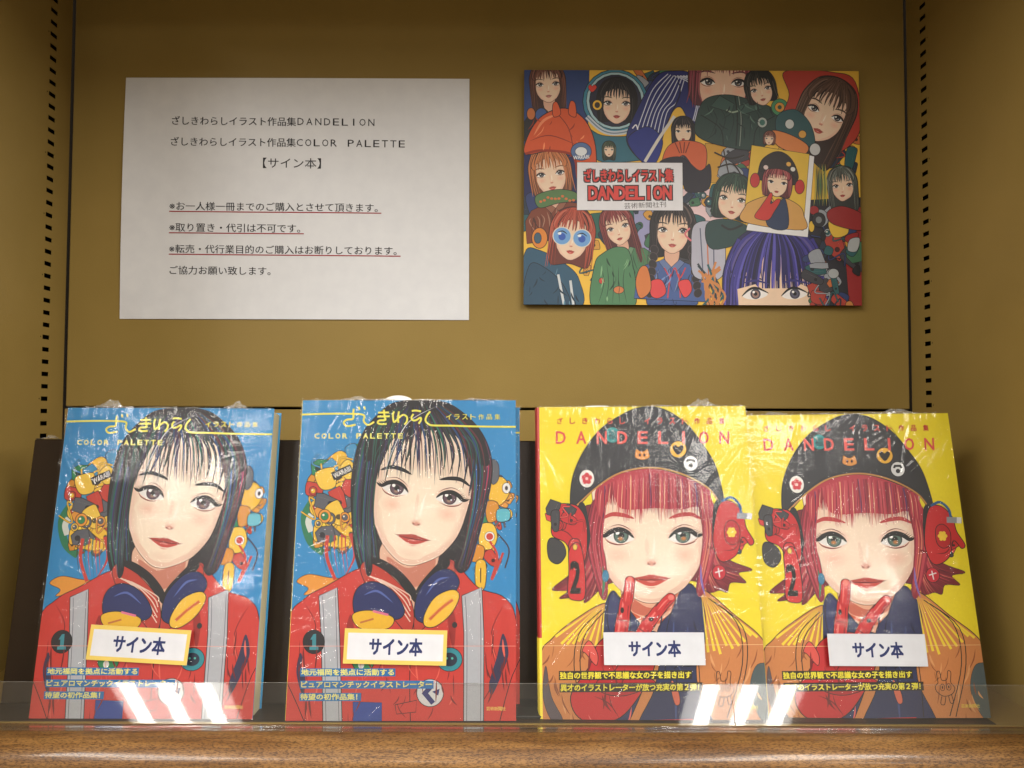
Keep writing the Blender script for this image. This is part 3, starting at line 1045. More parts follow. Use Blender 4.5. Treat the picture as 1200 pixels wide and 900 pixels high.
    for k in range(86):
        t = k / 85
        x = 182 + t * 288
        xb = 176 + t * 300
        yb = 338 + r.uniform(-24, 12) + (0 if 0.15 < t < 0.9 else 10)
        if 0.06 < t < 0.17:
            yb = 300
        A.stroke([(x, 216 + abs(t - 0.5) ** 2 * 170), ((x + xb) / 2 + r.uniform(-2, 2), 275), (xb, yb)], r.uniform(5, 11), r.choice(REDS[:5] + REDS[:2] + ([(96, 44, 96), (226, 140, 110)] if k % 5 == 0 else [])), 'end')
    for k in range(26):
        t = k / 25
        A.stroke([(190 + t * 272, 222 + abs(t - 0.5) ** 2 * 150), (186 + t * 280, 280), (184 + t * 284, 326 + r.uniform(-8, 8))], 1.8, r.choice([(240, 150, 130), (250, 190, 150), (90, 14, 34), (100, 20, 50)]), 'both')
    # hat
    A.poly([(108, 305), (112, 230), (140, 160), (185, 100), (240, 62), (290, 42), (350, 46), (410, 84), (455, 140), (490, 200), (512, 292), (500, 300), (470, 258), (400, 222), (320, 203), (240, 216), (180, 250), (128, 302)], (42, 46, 54), True, 2)
    A.stroke([(125, 300), (180, 250), (240, 214), (320, 201), (400, 218), (470, 256), (502, 300)], 4, (196, 140, 70))
    A.stroke([(122, 296), (178, 244), (238, 208), (320, 195), (402, 212), (474, 250)], 1.4, (16, 18, 22))
    for k in range(9):
        A.stroke([(230 + k * 22, 66 - 2 * k + abs(k - 4) * 4), (210 + k * 28, 120), (200 + k * 30, 180 + abs(k - 4) * 4)], 1.6, (66, 72, 84) if k % 2 else (26, 28, 34), 'both')
    # strap under the ear and ear units
    A.poly([(128, 302), (146, 300), (160, 380), (150, 420), (136, 380)], (30, 32, 40), True)
    A.poly([(500, 290), (484, 300), (480, 380), (490, 400), (500, 350)], (30, 32, 40), True)
    A.poly([(48, 400), (60, 385), (88, 400), (96, 430), (76, 454), (52, 440)], (58, 60, 66), True, 2)
    A.poly([(62, 330), (74, 300), (100, 296), (130, 306), (150, 350), (148, 440), (120, 450), (96, 400), (60, 378)], RG, True, 2.4)
    A.stroke([(84, 318), (104, 312), (120, 330)], 6, (240, 130, 120), 'both')
    A.stroke([(64, 360), (100, 372), (122, 400)], 3, (110, 16, 24), 'both')
    A.poly([(104, 400), (120, 388), (134, 400), (146, 470), (146, 540), (124, 550), (102, 536), (104, 470)], (214, 44, 48), True, 2.4)
    RP = [RG, (190, 26, 38), (226, 70, 70), RG, (150, 20, 30), (64, 66, 74)]
    gear(A, 100, 340, 84, 70, 9, r, RP)
    gear(A, 532, 400, 74, 60, 8, r, RP)
    A.poly([(104, 420), (120, 398), (136, 410), (146, 470), (146, 540), (124, 550), (102, 536), (104, 470)], (214, 44, 48), True, 2.4)
    A.text("2", 109, 448, 133, 530, (24, 16, 20), 0.03)
    A.ell(120, 410, 6, 8, (236, 200, 80), line=1.4)
    A.poly([(498, 300), (530, 290), (560, 320), (570, 360), (590, 395), (580, 406), (560, 385), (545, 430), (510, 450), (490, 430), (482, 380)], RG, True, 2.4)
    A.poly([(515, 350), (534, 340), (552, 360), (550, 395), (530, 405), (514, 388)], (190, 26, 38), True, 2)
    for a in range(6):
        A.ell(531 + 8 * math.cos(a * 1.047), 372 + 9 * math.sin(a * 1.047), 5, 5, (250, 214, 60))
    A.ell(531, 372, 5, 5, (250, 214, 60))
    A.stroke([(510, 420), (540, 415), (560, 380)], 3, (110, 16, 24), 'both')
    A.stroke([(505, 290), (530, 280), (552, 300), (556, 326)], 7, (36, 96, 150))
    A.stroke([(545, 328), (585, 330)], 16, (150, 156, 166)); A.stroke([(572, 329), (584, 330)], 16, (232, 234, 238))
    A.ell(498, 478, 18, 20, (208, 40, 60), line=1.6)
    A.stroke([(488, 478), (508, 472)], 3, (240, 240, 240)); A.stroke([(496, 466), (500, 490)], 3, (240, 240, 240))
    A.stroke([(450, 455), (452, 500), (462, 540)], 6, (130, 110, 190), 'both')
    A.stroke([(192, 460), (196, 500), (192, 540)], 7, (60, 130, 90), 'both')
    A.ell(200, 486, 9, 16, (50, 130, 170), line=1)
    # badges
    A.ell(150, 230, 20, 24, (236, 234, 230), line=1.6)
    for a in range(5):
        A.ell(150 + 8 * math.cos(a * 1.257 - 1.57), 230 + 9 * math.sin(a * 1.257 - 1.57), 6.4, 7, (214, 64, 74))
    A.ell(150, 230, 4, 4, (240, 200, 190))
    A.ell(217, 115, 19, 21, (40, 150, 150), line=1.4)
    A.text("福", 206, 103, 228, 127, (20, 60, 76), 0.02)
    A.ell(390, 153, 22, 22, (240, 184, 60), line=1.6)
    A.poly([(390, 168), (377, 154), (376, 145), (383, 141), (390, 147), (397, 141), (404, 145), (403, 154)], (34, 30, 34), True, n=3)
    A.ell(423, 190, 19, 20, (222, 224, 226), line=1.6)
    A.poly([(410, 186), (414, 178), (432, 178), (436, 186), (431, 188), (428, 184), (418, 184), (415, 188)], (44, 46, 52))
    A.ell(423, 195, 6, 6, (44, 46, 52))
    A.poly([(277, 162), (280, 152), (290, 158), (300, 158), (309, 152), (313, 164), (314, 174), (296, 181), (277, 174)], (226, 150, 66), True, 1.2)
    A.ell(289, 168, 3, 4, (50, 40, 40)); A.ell(301, 168, 3, 4, (50, 40, 40))
    # little line doodle on the coat
    for pts in ([(494, 770), (492, 742), (500, 740), (504, 762), (518, 760), (522, 738), (530, 742), (528, 768), (538, 784), (530, 800), (508, 806), (490, 794), (486, 780), (494, 770)],
                [(502, 806), (498, 826), (508, 828), (512, 808)], [(520, 806), (524, 824), (532, 822), (528, 802)]):
        A.stroke(pts, 2, INK)
    A.ell(505, 782, 6, 9, (212, 138, 78), line=1.6); A.ell(522, 781, 6, 9, (212, 138, 78), line=1.6)
    A.ell(505, 782, 2, 4, INK); A.ell(522, 781, 2, 4, INK)
    # gloved hand, two fingers raised
    A.poly([(160, 720), (176, 670), (210, 640), (260, 630), (320, 650), (330, 720), (290, 800), (230, 862), (140, 862), (110, 800)], RG, True, 2.6)
    for pts, w in (([(240, 668), (242, 628), (248, 590)], 34), ([(248, 598), (252, 560), (258, 540)], 29), ([(258, 552), (262, 520), (264, 500)], 25),
                   ([(282, 668), (300, 632), (316, 606)], 34), ([(312, 614), (332, 586), (346, 570)], 29), ([(342, 576), (358, 556), (370, 545)], 25)):
        A.stroke(pts, w + 4, INK)
        A.ell(pts[-1][0], pts[-1][1], w / 2 + 2, w / 2 + 2, INK)
        A.ell(pts[0][0], pts[0][1], w / 2, w / 2, (206, 38, 44))
        A.stroke(pts, w, (216, 44, 48))
        A.ell(pts[-1][0], pts[-1][1], w / 2, w / 2, (216, 44, 48))
        A.stroke([(p[0] - w * .22, p[1] + 2) for p in pts], w * .16, (242, 120, 112), 'both')
        A.stroke([(p[0] + w * .30, p[1] + 3) for p in pts], w * .14, (150, 20, 32), 'both')
    A.poly([(150, 690), (140, 680), (158, 655), (180, 690), (176, 720)], (230, 90, 80), True, 2)
    A.poly([(180, 760), (230, 745), (300, 750), (330, 770), (250, 800), (190, 790)], (186, 26, 38), True, 2)
    folds(A, 130, 300, 670, 850, 14, r, (120, 14, 26), (240, 110, 104))
    A.ell(264, 496, 7, 9, (240, 128, 118)); A.ell(372, 543, 8, 7, (240, 128, 118))
    A.ell(244, 576, 5, 8, (40, 16, 20)); A.ell(320, 600, 7, 6, (40, 16, 20))
    A.stroke([(232, 600), (262, 606)], 3, (110, 14, 22)); A.stroke([(284, 620), (318, 646)], 3, (110, 14, 22))
    A.stroke([(170, 800), (210, 820), (240, 862)], 3, (110, 14, 22), 'both')
    A.stroke([(250, 690), (220, 740), (180, 760)], 3, (110, 14, 22), 'both')
    A.poly([(375, 760), (392, 790), (396, 820), (384, 824), (374, 790)], (222, 110, 84), True, 1.5)
    A.stroke([(318, 868), (430, 866)], 8, RG)
    # lettering
    PK = (232, 92, 84)
    A.letters("ざしきわらし イラスト作品集", 72, 512, 70, 86, (206, 66, 56), 0.025, 14)
    A.letters("DANDELION", 69, 524, 106, 138, PK, 0.022, 25)
    BK, YT = (40, 34, 22), (252, 240, 60)
    for (t, x0, x1, y) in (("独自の世界観で不思議な女の子を描き出す", 82, 428, 746), ("異才のイラストレーターが放つ充実の第２弾！", 84, 455, 778)):
        A.poly([(x0 - 3, y - 12), (x1, y - 12), (x1, y + 12), (x0 - 3, y + 12)], BK)
        A.text(t, x0, y - 9, x1 - (3 if not t.endswith('！') else 9), y + 9, YT, 0.028)
    A.stroke([(0, 668), (660, 668)], 1.2, (250, 210, 150))
    A.letters("芸術新聞社", 552, 602, 828, 838, (246, 226, 80), 0.01, 9.5)
    return A


ART_B, ART_Y = cover_blue(), cover_yellow()


def art_mesh(A, name, W, H):
    A.flush()
    print(name, 'layers', A.layer, len(A.f))
    me = mesh(name, [((x) * W, y, z * H) for x, y, z in A.v], A.f)
    at = me.color_attributes.new("ink", 'FLOAT_COLOR', 'CORNER')
    flat = []
    for cs in A.col:
        for c in cs:
            flat += [c[0], c[1], c[2], 1.0]
    at.data.foreach_set("color", flat)
    me.materials.append(M['ink_cover'])
    return me


ME_B = art_mesh(ART_B, "cover_print", 1, 1)
ME_Y = art_mesh(ART_Y, "cover_print", 1, 1)


def film_grid(W, H, seed, side):
    """wrap over the front of a book: real ridges and dimples in a fine grid"""
    import numpy as np
    r = random.Random(seed)
    nx, nz = 170, 240
    xs = np.linspace(-0.5, 0.5, nx + 1) * (W + 0.002)
    zs = np.linspace(0, 1, nz + 1) * (H + 0.001)
    X, Z = np.meshgrid(xs, zs)
    h = np.zeros_like(X)
    # fans of tension creases pulled from points on the edges
    fans = [(-0.5, 0.12), (-0.5, 0.30), (-0.5, 0.42), (-0.25, 1.0), (0.3, 1.0), (0.5, 0.9), (0.5, 0.2), (-0.5, 0.86), (-0.2, 0.0), (0.5, 0.5), (-0.5, 0.22), (-0.5, 0.5), (0.1, 1.0), (0.5, 0.35)]
    for fx_, fz_ in fans:
        if r.random() < 0.2:
            continue
        cx, czz = fx_ * W, (fz_ + r.uniform(-0.05, 0.05)) * H
        a0 = math.atan2(H * 0.5 - czz, -cx)
        for k in range(r.randint(10, 20)):
            a = a0 + r.uniform(-0.9, 0.9)
            d0, L = r.uniform(0.004, 0.03), r.uniform(0.008, 0.030)
            w, amp = r.uniform(0.0007, 0.0013), r.uniform(0.00012, 0.00048)
            px, pz = cx + math.cos(a) * (d0 + L * 0.5), czz + math.sin(a) * (d0 + L * 0.5)
            dx, dz = X - px, Z - pz
            al, ac = dx * math.cos(a) + dz * math.sin(a), -dx * math.sin(a) + dz * math.cos(a)
            h += amp * np.clip(1 - (al / L) ** 2, 0, 1) * np.exp(-((ac + 2.5 * al * al * r.uniform(-1, 1)) / w) ** 2)
    for k in range(60):
        px, pz = r.uniform(-0.5, 0.5) * W, r.uniform(0, 1) * H
        a = r.uniform(0, math.pi)
        L, w, amp = r.uniform(0.003, 0.014), r.uniform(0.0006, 0.0012), r.uniform(0.00006, 0.00020)
        dx, dz = X - px, Z - pz
        al, ac = dx * math.cos(a) + dz * math.sin(a), -dx * math.sin(a) + dz * math.cos(a)
        h += amp * np.clip(1 - (al / L) ** 2, 0, 1) * np.exp(-(ac / w) ** 2)
    for k in range(5):
        kx, kz, ph = r.uniform(-60, 60), r.uniform(-60, 60), r.uniform(0, 6)
        h += 0.00014 * np.sin(X * kx + Z * kz + ph)
    # puckered side edges
    e = np.clip((np.abs(X) / (W / 2) - 0.93) / 0.07, 0, 1)
    h += e * 0.00014 * (1 + np.sin(Z * 47 + seed)) * np.sin(Z * 900 + 3 * np.sin(Z * 140 + seed))
    h += np.clip((Z / H - 0.96) / 0.04, 0, 1) * 0.0003 * np.sin(X * 800 + 3 * np.sin(X * 150 + seed))
    v = np.stack([X, -0.0022 - h, Z], -1).reshape(-1, 3).tolist()
    f = []
    for j in range(nz):
        for i in range(nx):
            a = j * (nx + 1) + i
            f.append((a, a + 1, a + nx + 2, a + nx + 1))
    return v, f


def crumple(x, w, h, seed, Hb, v, f):
    """a torn, gathered tuft of film standing on the top edge"""
    r = random.Random(seed)
    n = 16
    b = len(v)
    rows = 5
    for j in range(rows):
        t = j / (rows - 1)
        for i in range(n + 1):
            s_ = i / n
            env = math.sin(math.pi * s_) ** 1.3 * (0.7 + 0.5 * noise.noise(Vector((s_ * 5, seed, 0))))
            v.append((x + (s_ - 0.5) * w * (1 - 0.25 * t) + r.uniform(-1, 1) * 0.0007, 0.004 + 0.008 * (t - 0.5) * r.uniform(0.4, 1.5) + r.uniform(-1, 1) * 0.0016,
                      Hb + 0.0002 + h * t * env + r.uniform(-1, 1) * 0.0003 * t))
    for j in range(rows - 1):
        for i in range(n):
            a = b + j * (n + 1) + i
            f.append((a, a + 1, a + n + 2, a + n + 1))


def make_book(kind, label, X, Y, lean, roll, yaw, W, H, T, seed, tufts=(), sticker=None, slip=None, full=True, z0=0.0008):
    e = empty("picture_book", label, "book", (X, Y, z0), "shrink-wrapped picture books standing on the shelf")
    e.rotation_mode = 'XYZ'
    e.matrix_world = Matrix.Translation((X, Y, z0)) @ Matrix.Rotation(yaw, 4, 'Z') @ Matrix.Rotation(-lean, 4, 'X') @ Matrix.Rotation(-roll, 4, 'Y')
    card = M['blue_cloth'] if kind == 'blue' else M['yellow_card']
    w = W / 2
    fc = MB().box(-w, w, 0, 0.0012, 0, H).build("front_cover", card, e, bevel=0.0003)
    pr = link("cover_print", (ME_B if kind == 'blue' else ME_Y).copy() if False else (ME_B if kind == 'blue' else ME_Y), None, fc)
    pr.scale = (W, 1, H)
    pr.location = (0, -0.0001, 0)
    MB().box(-w, w, T - 0.0012, T, 0, H).build("back_cover", card, e, bevel=0.0003)
    MB().box(-w + 0.001, w - 0.0015, 0.0013, T - 0.0013, 0.0015, H - 0.002).build("page_block", M['pages'], e)
    # rounded spine down the left side
    n = 8
    pf = [(-w + 0.0002, 0.0)]
    bul = 0.0036 if kind == 'yellow' else 0.0012
    for k in range(n + 1):
        a = math.pi * k / n
        pf.append((-w - bul * math.sin(a) ** 0.7, T / 2 - T / 2 * math.cos(a)))
    pf.append((-w + 0.0002, T))
    pf.append((-w + 0.0008, T / 2))
    MB().extrude_z(pf, 0.0, H).build("spine", M['red_card'] if kind == 'yellow' else M['yellow_card'], e)
    if kind == 'yellow':
        pf2 = [(x - 0.0003 if x < -w else x, y) for x, y in pf]
        MB().extrude_z(pf2, 0.0, H * 0.245).build("spine_band", M['yellow_card'], e)
    # wrap
    v, f = film_grid(W, H, seed, 1)
    fo = link("shrink_wrap", mesh("shrink_wrap", v, f), M['film'], e, smooth=True)
    for k, (tx, tw, th) in enumerate(tufts):
        v2, f2 = [], []
        crumple(tx, tw, th, seed * 10 + k, H, v2, f2)
        link("wrap_tuft", mesh("wrap_tuft", v2, f2), M['crumple'], fo)
    # low edge of sealed film along the top
    if full:
        v2, f2 = [], []
        crumple(0, W * 0.98, 0.0035, seed * 10 + 9, H, v2, f2)
        link("wrap_seam", mesh("wrap_seam", v2, f2), M['crumple'], fo)
    if sticker:
        (x0, z0_, sw, sh, rot) = sticker
        S = Art(((0, 0), (100, 0), (100, 33), (0, 33)), sw, sh)
        if kind == 'blue':
            S.poly([(0, 0), (100, 0), (100, 33), (0, 33)], (248, 216, 108))
            S.poly([(3.5, 4), (96.5, 4), (96.5, 29), (3.5, 29)], (238, 240, 248))
        else:
            S.poly([(0, 0), (100, 0), (100, 33), (0, 33)], (232, 235, 244))
        S.text("サイン本", 25, 8.5, 76, 24.5, (26, 44, 108), 0.03)
        st = MB().box(-sw / 2, sw / 2, 0, 0.0003, 0, sh).build("sign_sticker", M['paper'], e)
        st.location = (x0, -0.0052, z0_)
        st.rotation_euler = (0, R(rot), 0)
        S.build("sticker_print", M['ink_sticker'], st, loc=(0, -0.00005, 0))
    if slip:
        sx, sw, sh = slip
        n = 14
        pts = [(-sw / 2, -0.01)] + [(-sw / 2 * math.cos(math.pi * k / n), sh * math.sin(math.pi * k / n) ** (1 if sh > 0.004 else 0.35)) for k in range(n + 1)] + [(sw / 2, -0.01)]
        mb = MB()
        m_ = len(pts)
        mb.v = [(sx + x, T * 0.5, H + z) for x, z in pts] + [(sx + x, T * 0.5 + 0.0004, H + z) for x, z in pts]
        mb.f = [tuple(range(m_)), tuple(range(m_, 2 * m_))[::-1]] + [(i, i + m_, (i + 1) % m_ + m_, (i + 1) % m_) for i in range(m_)]
        mb.build("order_slip", M['slip'], e)
    return e


make_book('blue', "leftmost blue picture book, cream page edges showing at its right side", -0.2934, 0.6184, R(9.97), R(-0.05), R(0.15), 0.177, 0.250, 0.0225, 21,
          tufts=((-0.056, 0.040, 0.0120), (0.054, 0.034, 0.0085)), sticker=(-0.0058, 0.0430, 0.081, 0.0268, 3))
make_book('blue', "tallest blue picture book, second from left, white slip peeking over its top", -0.0869, 0.616, R(9.21), R(0.21), 0, 0.182, 0.257, 0.020, 34,
          tufts=((-0.045, 0.06, 0.0055), (0.055, 0.04, 0.005)), sticker=(-0.0055, 0.0430, 0.082, 0.0268, 1.2), slip=(-0.011, 0.026, 0.0062))
make_book('blue', "blue picture book tucked behind the tallest blue one, only its right edge visible", -0.0838, 0.640, R(9.3), R(0.1), 0, 0.182, 0.251, 0.012, 55, full=False)
make_book('yellow', "yellow picture book next to the blue books, its red spine edge facing the gap", 0.115, 0.6195, R(11.2), R(0.55), R(-0.81), 0.179, 0.254, 0.020, 47,
          tufts=((0.054, 0.036, 0.0125), (0.02, 0.04, 0.004)), sticker=(0.0005, 0.0418, 0.081, 0.0250, 0.2), slip=(-0.038, 0.024, 0.0032))
make_book('yellow', "rightmost yellow picture book, beside the bare metal side panel", 0.2954, 0.6245, R(11.33), R(0.84), R(-1.28), 0.176, 0.248, 0.020, 66,
          tufts=((-0.06, 0.04, 0.0065), (0.045, 0.06, 0.0080)), sticker=(0.0018, 0.0400, 0.0785, 0.0248, 0.6))

# ------------------------------------------------------------------ notice sheet
def sheet(name, corners, y, thick_fn, nx=40, nz=28):
    (x0, z0), (x1, z1), (x2, z2), (x3, z3) = corners  # TL TR BR BL
    v, f = [], []
    for j in range(nz + 1):
        t = j / nz
        for i in range(nx + 1):
            s_ = i / nx
            x = (x0 * (1 - s_) + x1 * s_) * t + (x3 * (1 - s_) + x2 * s_) * (1 - t)
            z = (z0 * (1 - s_) + z1 * s_) * t + (z3 * (1 - s_) + z2 * s_) * (1 - t)
            v.append((x, y - thick_fn(s_, t), z))
    for j in range(nz):
        for i in range(nx):
            a = j * (nx + 1) + i
            f.append((a, a + 1, a + nx + 2, a + nx + 1))
    return v, f


PW, PH = 0.3715, 0.2620
pe = empty("notice_sheet", "white printed notice taped to the back panel above the blue books", "notice", (-0.2330, YB - 0.0004, 0.3432))


def curl(s_, t):
    # edges lift a little between the taped corners
    e = 4 * t * (1 - t)
    f_ = 4 * s_ * (1 - s_)
    return 0.0004 + 0.0026 * e * max(0, 1 - s_ * 9) + 0.0010 * f_ * max(0, 1 - t * 10) + 0.0006 * f_ * max(0, (t - 0.9) * 10) + 0.0005 * e * f_ * (1 + math.sin(s_ * 9 + t * 5)) + 0.0008 * e * max(0, 1 - (1 - s_) * 12)


v, f = sheet("notice", ((-PW / 2, PH), (PW / 2, PH), (PW / 2 + 0.001, 0), (-PW / 2 - 0.001, 0)), 0, curl)
ps = link("paper_sheet", mesh("paper_sheet", v, f), M['paper'], pe, smooth=True)
sol = ps.modifiers.new("thickness", 'SOLIDIFY')
sol.thickness = 0.00015
sol.offset = 1
es = ps.modifiers.new("crisp_rim", 'EDGE_SPLIT')
es.split_angle = R(40)
NA = Art(((50, 38), (1166, 28), (1171, 818), (37, 825)), PW, PH)
GK = (30, 28, 34)
for (t, x0, x1, y0, y1) in (("ざしきわらしイラスト作品集", 200, 603, 161, 190), ("ざしきわらしイラスト作品集", 197, 603, 229, 258)):
    NA.text(t, x0, y0, x1, y1, GK, 0.01)
NA.letters("DANDELION", 608, 858, 163, 186, GK, 0.0, 20)
NA.letters("COLOR PALETTE", 606, 958, 232, 255, GK, 0.0, 20)
NA.text("【サイン本】", 497, 294, 686, 328, GK, 0.0)
for (t, x0, x1, y, ul) in (("※お一人様一冊までのご購入とさせて頂きます。", 194, 872, 454, 884), ("※取り置き・代引は不可です。", 194, 620, 524, 632),
                           ("※転売・代行業目的のご購入はお断りしております。", 194, 935, 594, 948), ("ご協力お願い致します。", 196, 524, 664, None)):
    NA.text(t, x0, y - 14, x1, y + 14, GK, 0.008)
    if ul:
        NA.stroke([(193 + (ul - 193) * k / 40, y + 18 - k / 40) for k in range(41)], 3.4, (156, 36, 44), raw=True)
npnt = NA.build("notice_print", M['ink_paper'], ps)
# drape the print on the curled sheet
for vtx in npnt.data.vertices:
    s_, t = vtx.co.x / PW + 0.5, vtx.co.z / PH
    vtx.co.y += -curl(s_, t) - 0.0004
for (tx, tz) in ((-PW / 2 + 0.013, PH - 0.019), (PW / 2 - 0.013, PH - 0.019), (-PW / 2 + 0.013, 0.016), (PW / 2 - 0.015, 0.016)):
    MB().box(-0.011, 0.011, 0, 0.0001, -0.015, 0.015).build("tape_strip", M['tape'], pe, loc=(tx, -0.0018, tz))

# ------------------------------------------------------------------ poster panel
QW, QH = 0.3585, 0.2525
qe = empty("poster_panel", "stiff poster panel crowded with drawn faces, hung above the yellow books", "poster", (0.1912, YB - 0.009, 0.3590))
MB().box(-QW / 2, QW / 2, 0.0003, 0.0055, 0, QH).build("foam_board", M['panel_edge'], qe, bevel=0.0004)
for sx in (-1, 1):
    MB().box(sx * 0.12 - 0.02, sx * 0.12 + 0.02, 0.0055, 0.009, 0.1, 0.14).build("mounting_pad", M['panel_edge'], qe)


def girl(P, ex, ey, s, tilt, hair, skin=(232, 204, 178), iris=(60, 60, 70), lip=(180, 70, 66), length=2.6, body=None, detail=1, seed=0, side=0, bangs=True, hl=None):
    r = random.Random(seed)
    ct, st = math.cos(R(tilt)), math.sin(R(tilt))

    def T(x, y):
        return (ex + (x * ct - y * st) * s, ey + (x * st + y * ct) * s)
    dk = mixc(hair, (10, 8, 14), 0.45)
    lt = hl or mixc(hair, (230, 190, 170), 0.3)
    P.poly([T(0, -3.0), T(-1.5, -2.5), T(-2.25, -1.1), T(-2.3, 0.4), T(-2.1, length * .8), T(-1.6, length), T(0, length * 0.9), T(1.6, length), T(2.1, length * .8), T(2.3, 0.4), T(2.25, -1.1), T(1.5, -2.5)], dk, True, 1.8)
    if body:
        P.poly([T(-0.6, 2.0), T(-0.8, 3.0), T(-2.6, 3.6), T(-3.4, 4.6), T(-3.6, 7), T(3.6, 7), T(3.4, 4.6), T(2.6, 3.6), T(0.8, 3.0), T(0.6, 2.0)], body, False, 1.8)
        P.poly([T(-0.62, 1.8), T(-0.66, 3.0), T(0, 3.7), T(0.66, 3.0), T(0.62, 1.8)], mixc(skin, (190, 110, 90), 0.35), True, 1.2)
        if s > 14:
            for q in range(12):
                a0 = r.uniform(-3.0, 3.0)
                P.stroke([T(a0, 3.7 + abs(a0) * .25), T(a0 + r.uniform(-.3, .3), 4.8), T(a0 + r.uniform(-.6, .6), 6.2)], 0.08 * s + 1, r.choice([mixc(body, INK, 0.5), mixc(body, INK, 0.35), mixc(body, (240, 230, 210), 0.35)]), 'both')
            P.poly([T(-.8, 2.9), T(-1.3, 3.2), T(-.5, 4.2), T(0, 3.7)], mixc(body, (255, 240, 220), 0.18), False, 1.4)
            P.poly([T(.8, 2.9), T(1.3, 3.2), T(.5, 4.2), T(0, 3.7)], mixc(body, (255, 240, 220), 0.18), False, 1.4)
    face(P, ex, ey, s, tilt, 0.95, 1.5, 2.3, half=1.0, skin=skin, iris=iris, lip=lip, detail=2 if s > 20 else 1, lw=1.4, brow=dk, off=side, es=1.12, mw=0.42 if s > 20 else 0.36)
    hls = [lt, hair, mixc(hair, (250, 220, 200), 0.18), dk, mixc(dk, (0, 0, 0), 0.5)]
    for sg in (-1, 1):
        P.poly([T(sg * 1.1, -1.6), T(sg * 1.9, -1.1), T(sg * 2.2, 0.3), T(sg * 2.05, length * .8), T(sg * 1.55, length), T(sg * 1.5, 1.5), T(sg * 1.66, 0.2), T(sg * 1.45, -.9)], dk, True)
        for q in range(4):
            o = q * 0.2
            e_ = length * r.uniform(0.9, 1.12)
            lock(P, [T(sg * (0.9 + o), -2.3), T(sg * (1.5 + o), -1.0), T(sg * (1.6 + o), .6), T(sg * (1.45 + o * 1.3 + r.uniform(-.2, .2)), e_)], 0.34 * s, hair, hls, r, s > 14)
    P.poly([T(0, -2.95), T(-1.4, -2.4), T(-1.98, -1.2), T(-1.62, -.55), T(-1.2, -1.3), T(0, -1.7), T(1.2, -1.3), T(1.62, -.55), T(1.98, -1.2), T(1.4, -2.4)], hair, True, 1.4)
    P.strands([T(-0.2, -2.8), T(-1.2, -2.3), T(-1.8, -1.2), T(-1.7, -.6)], [T(0.2, -2.8), T(1.2, -2.3), T(1.8, -1.2), T(1.7, -.6)], 16, hls, 0.12 * s + 0.6, 'both', 0.0, r)
    if bangs:
        ks = [0, 8, 1, 7, 2, 6, 3, 5, 4]
        for k in ks:
            t = k / 8 + r.uniform(-.03, .03)
            x = -1.5 + 3.0 * t
            lock(P, [T(x * 0.3, -2.7), T(x * 0.75, -1.8), T(x * 0.98, -1.1), T(x * 1.02 + r.uniform(-.12, .12), -0.42 + r.uniform(-.28, .12))], 0.40 * s * r.uniform(.7, 1.1), hair, hls, r, s > 14)
    return T


P = Art(((45, 45), (1152, 53), (1152, 828), (35, 818)), QW, QH)
P.poly([(0, 0), (1200, 0), (1200, 900), (0, 900)], (232, 186, 66))
pr_ = random.Random(5)
# backdrop colour areas
for pts, c in (([(40, 40), (260, 40), (250, 350), (40, 340)], (44, 66, 120)), ([(40, 320), (230, 330), (230, 560), (40, 540)], (30, 34, 84)),
               ([(560, 440), (680, 440), (700, 560), (560, 560)], (226, 196, 200)), ([(260, 520), (470, 500), (470, 620), (260, 600)], (40, 96, 84)),
               ([(400, 500), (560, 490), (470, 680), (410, 660)], (150, 150, 190)), ([(640, 290), (800, 300), (800, 420), (640, 420)], (200, 150, 50)),
               ([(960, 480), (1160, 470), (1160, 830), (960, 830)], (40, 40, 50)), ([(1090, 520), (1160, 500), (1160, 830), (1110, 830)], (150, 40, 44))):
    P.poly(pts, c, False, 1.5)
DP = [(44, 60, 110), (40, 90, 96), (206, 150, 60), (60, 60, 68), (150, 156, 166), (196, 110, 60), (36, 50, 70), (170, 60, 50), (60, 110, 80)]
for (gx, gy, gw, gh, gn) in ((470, 120, 120, 140, 14), (740, 350, 150, 100, 18), (620, 470, 110, 90, 12), (260, 420, 60, 200, 8), (120, 520, 180, 60, 12), (280, 660, 90, 150, 12), (420, 560, 80, 120, 8), (620, 660, 120, 200, 20), (1080, 330, 120, 120, 12), (960, 160, 60, 160, 8)):
    gear(P, gx, gy, gw, gh, gn, pr_, DP)
# top left girl
girl(P, 122, 92, 26, -4, (110, 62, 46), body=(34, 34, 40), length=3.4, seed=1, lip=(190, 120, 110))
P.ell(100, 195, 20, 24, (60, 90, 150), line=2); P.ell(66, 190, 14, 20, (190, 110, 60), line=2)
# girl in a clear round helmet
P.ell(345, 150, 108, 106, (60, 130, 156), line=2.4)
P.ell(345, 148, 96, 95, (166, 200, 210), line=2)
P.ell(345, 148, 86, 86, (38, 40, 62), line=2)
P.poly([(240, 230), (300, 262), (400, 262), (440, 226), (470, 330), (300, 350), (270, 300)], (44, 104, 124), True, 2)
girl(P, 350, 156, 29, 2, (24, 22, 28), length=2.2, seed=2, body=None)
P.stroke([(250, 200), (300, 245), (350, 255), (410, 238), (448, 190)], 15, (196, 204, 214))
P.stroke([(250, 200), (300, 245), (350, 255), (410, 238), (448, 190)], 4, (110, 130, 150))
P.poly([(268, 120), (256, 104), (262, 94), (269, 100), (276, 94), (284, 104)], (214, 60, 50), True, 1.4, n=3)
P.ell(285, 162, 16, 17, (236, 188, 60), line=2); P.ell(285, 162, 9, 10, (60, 50, 40))
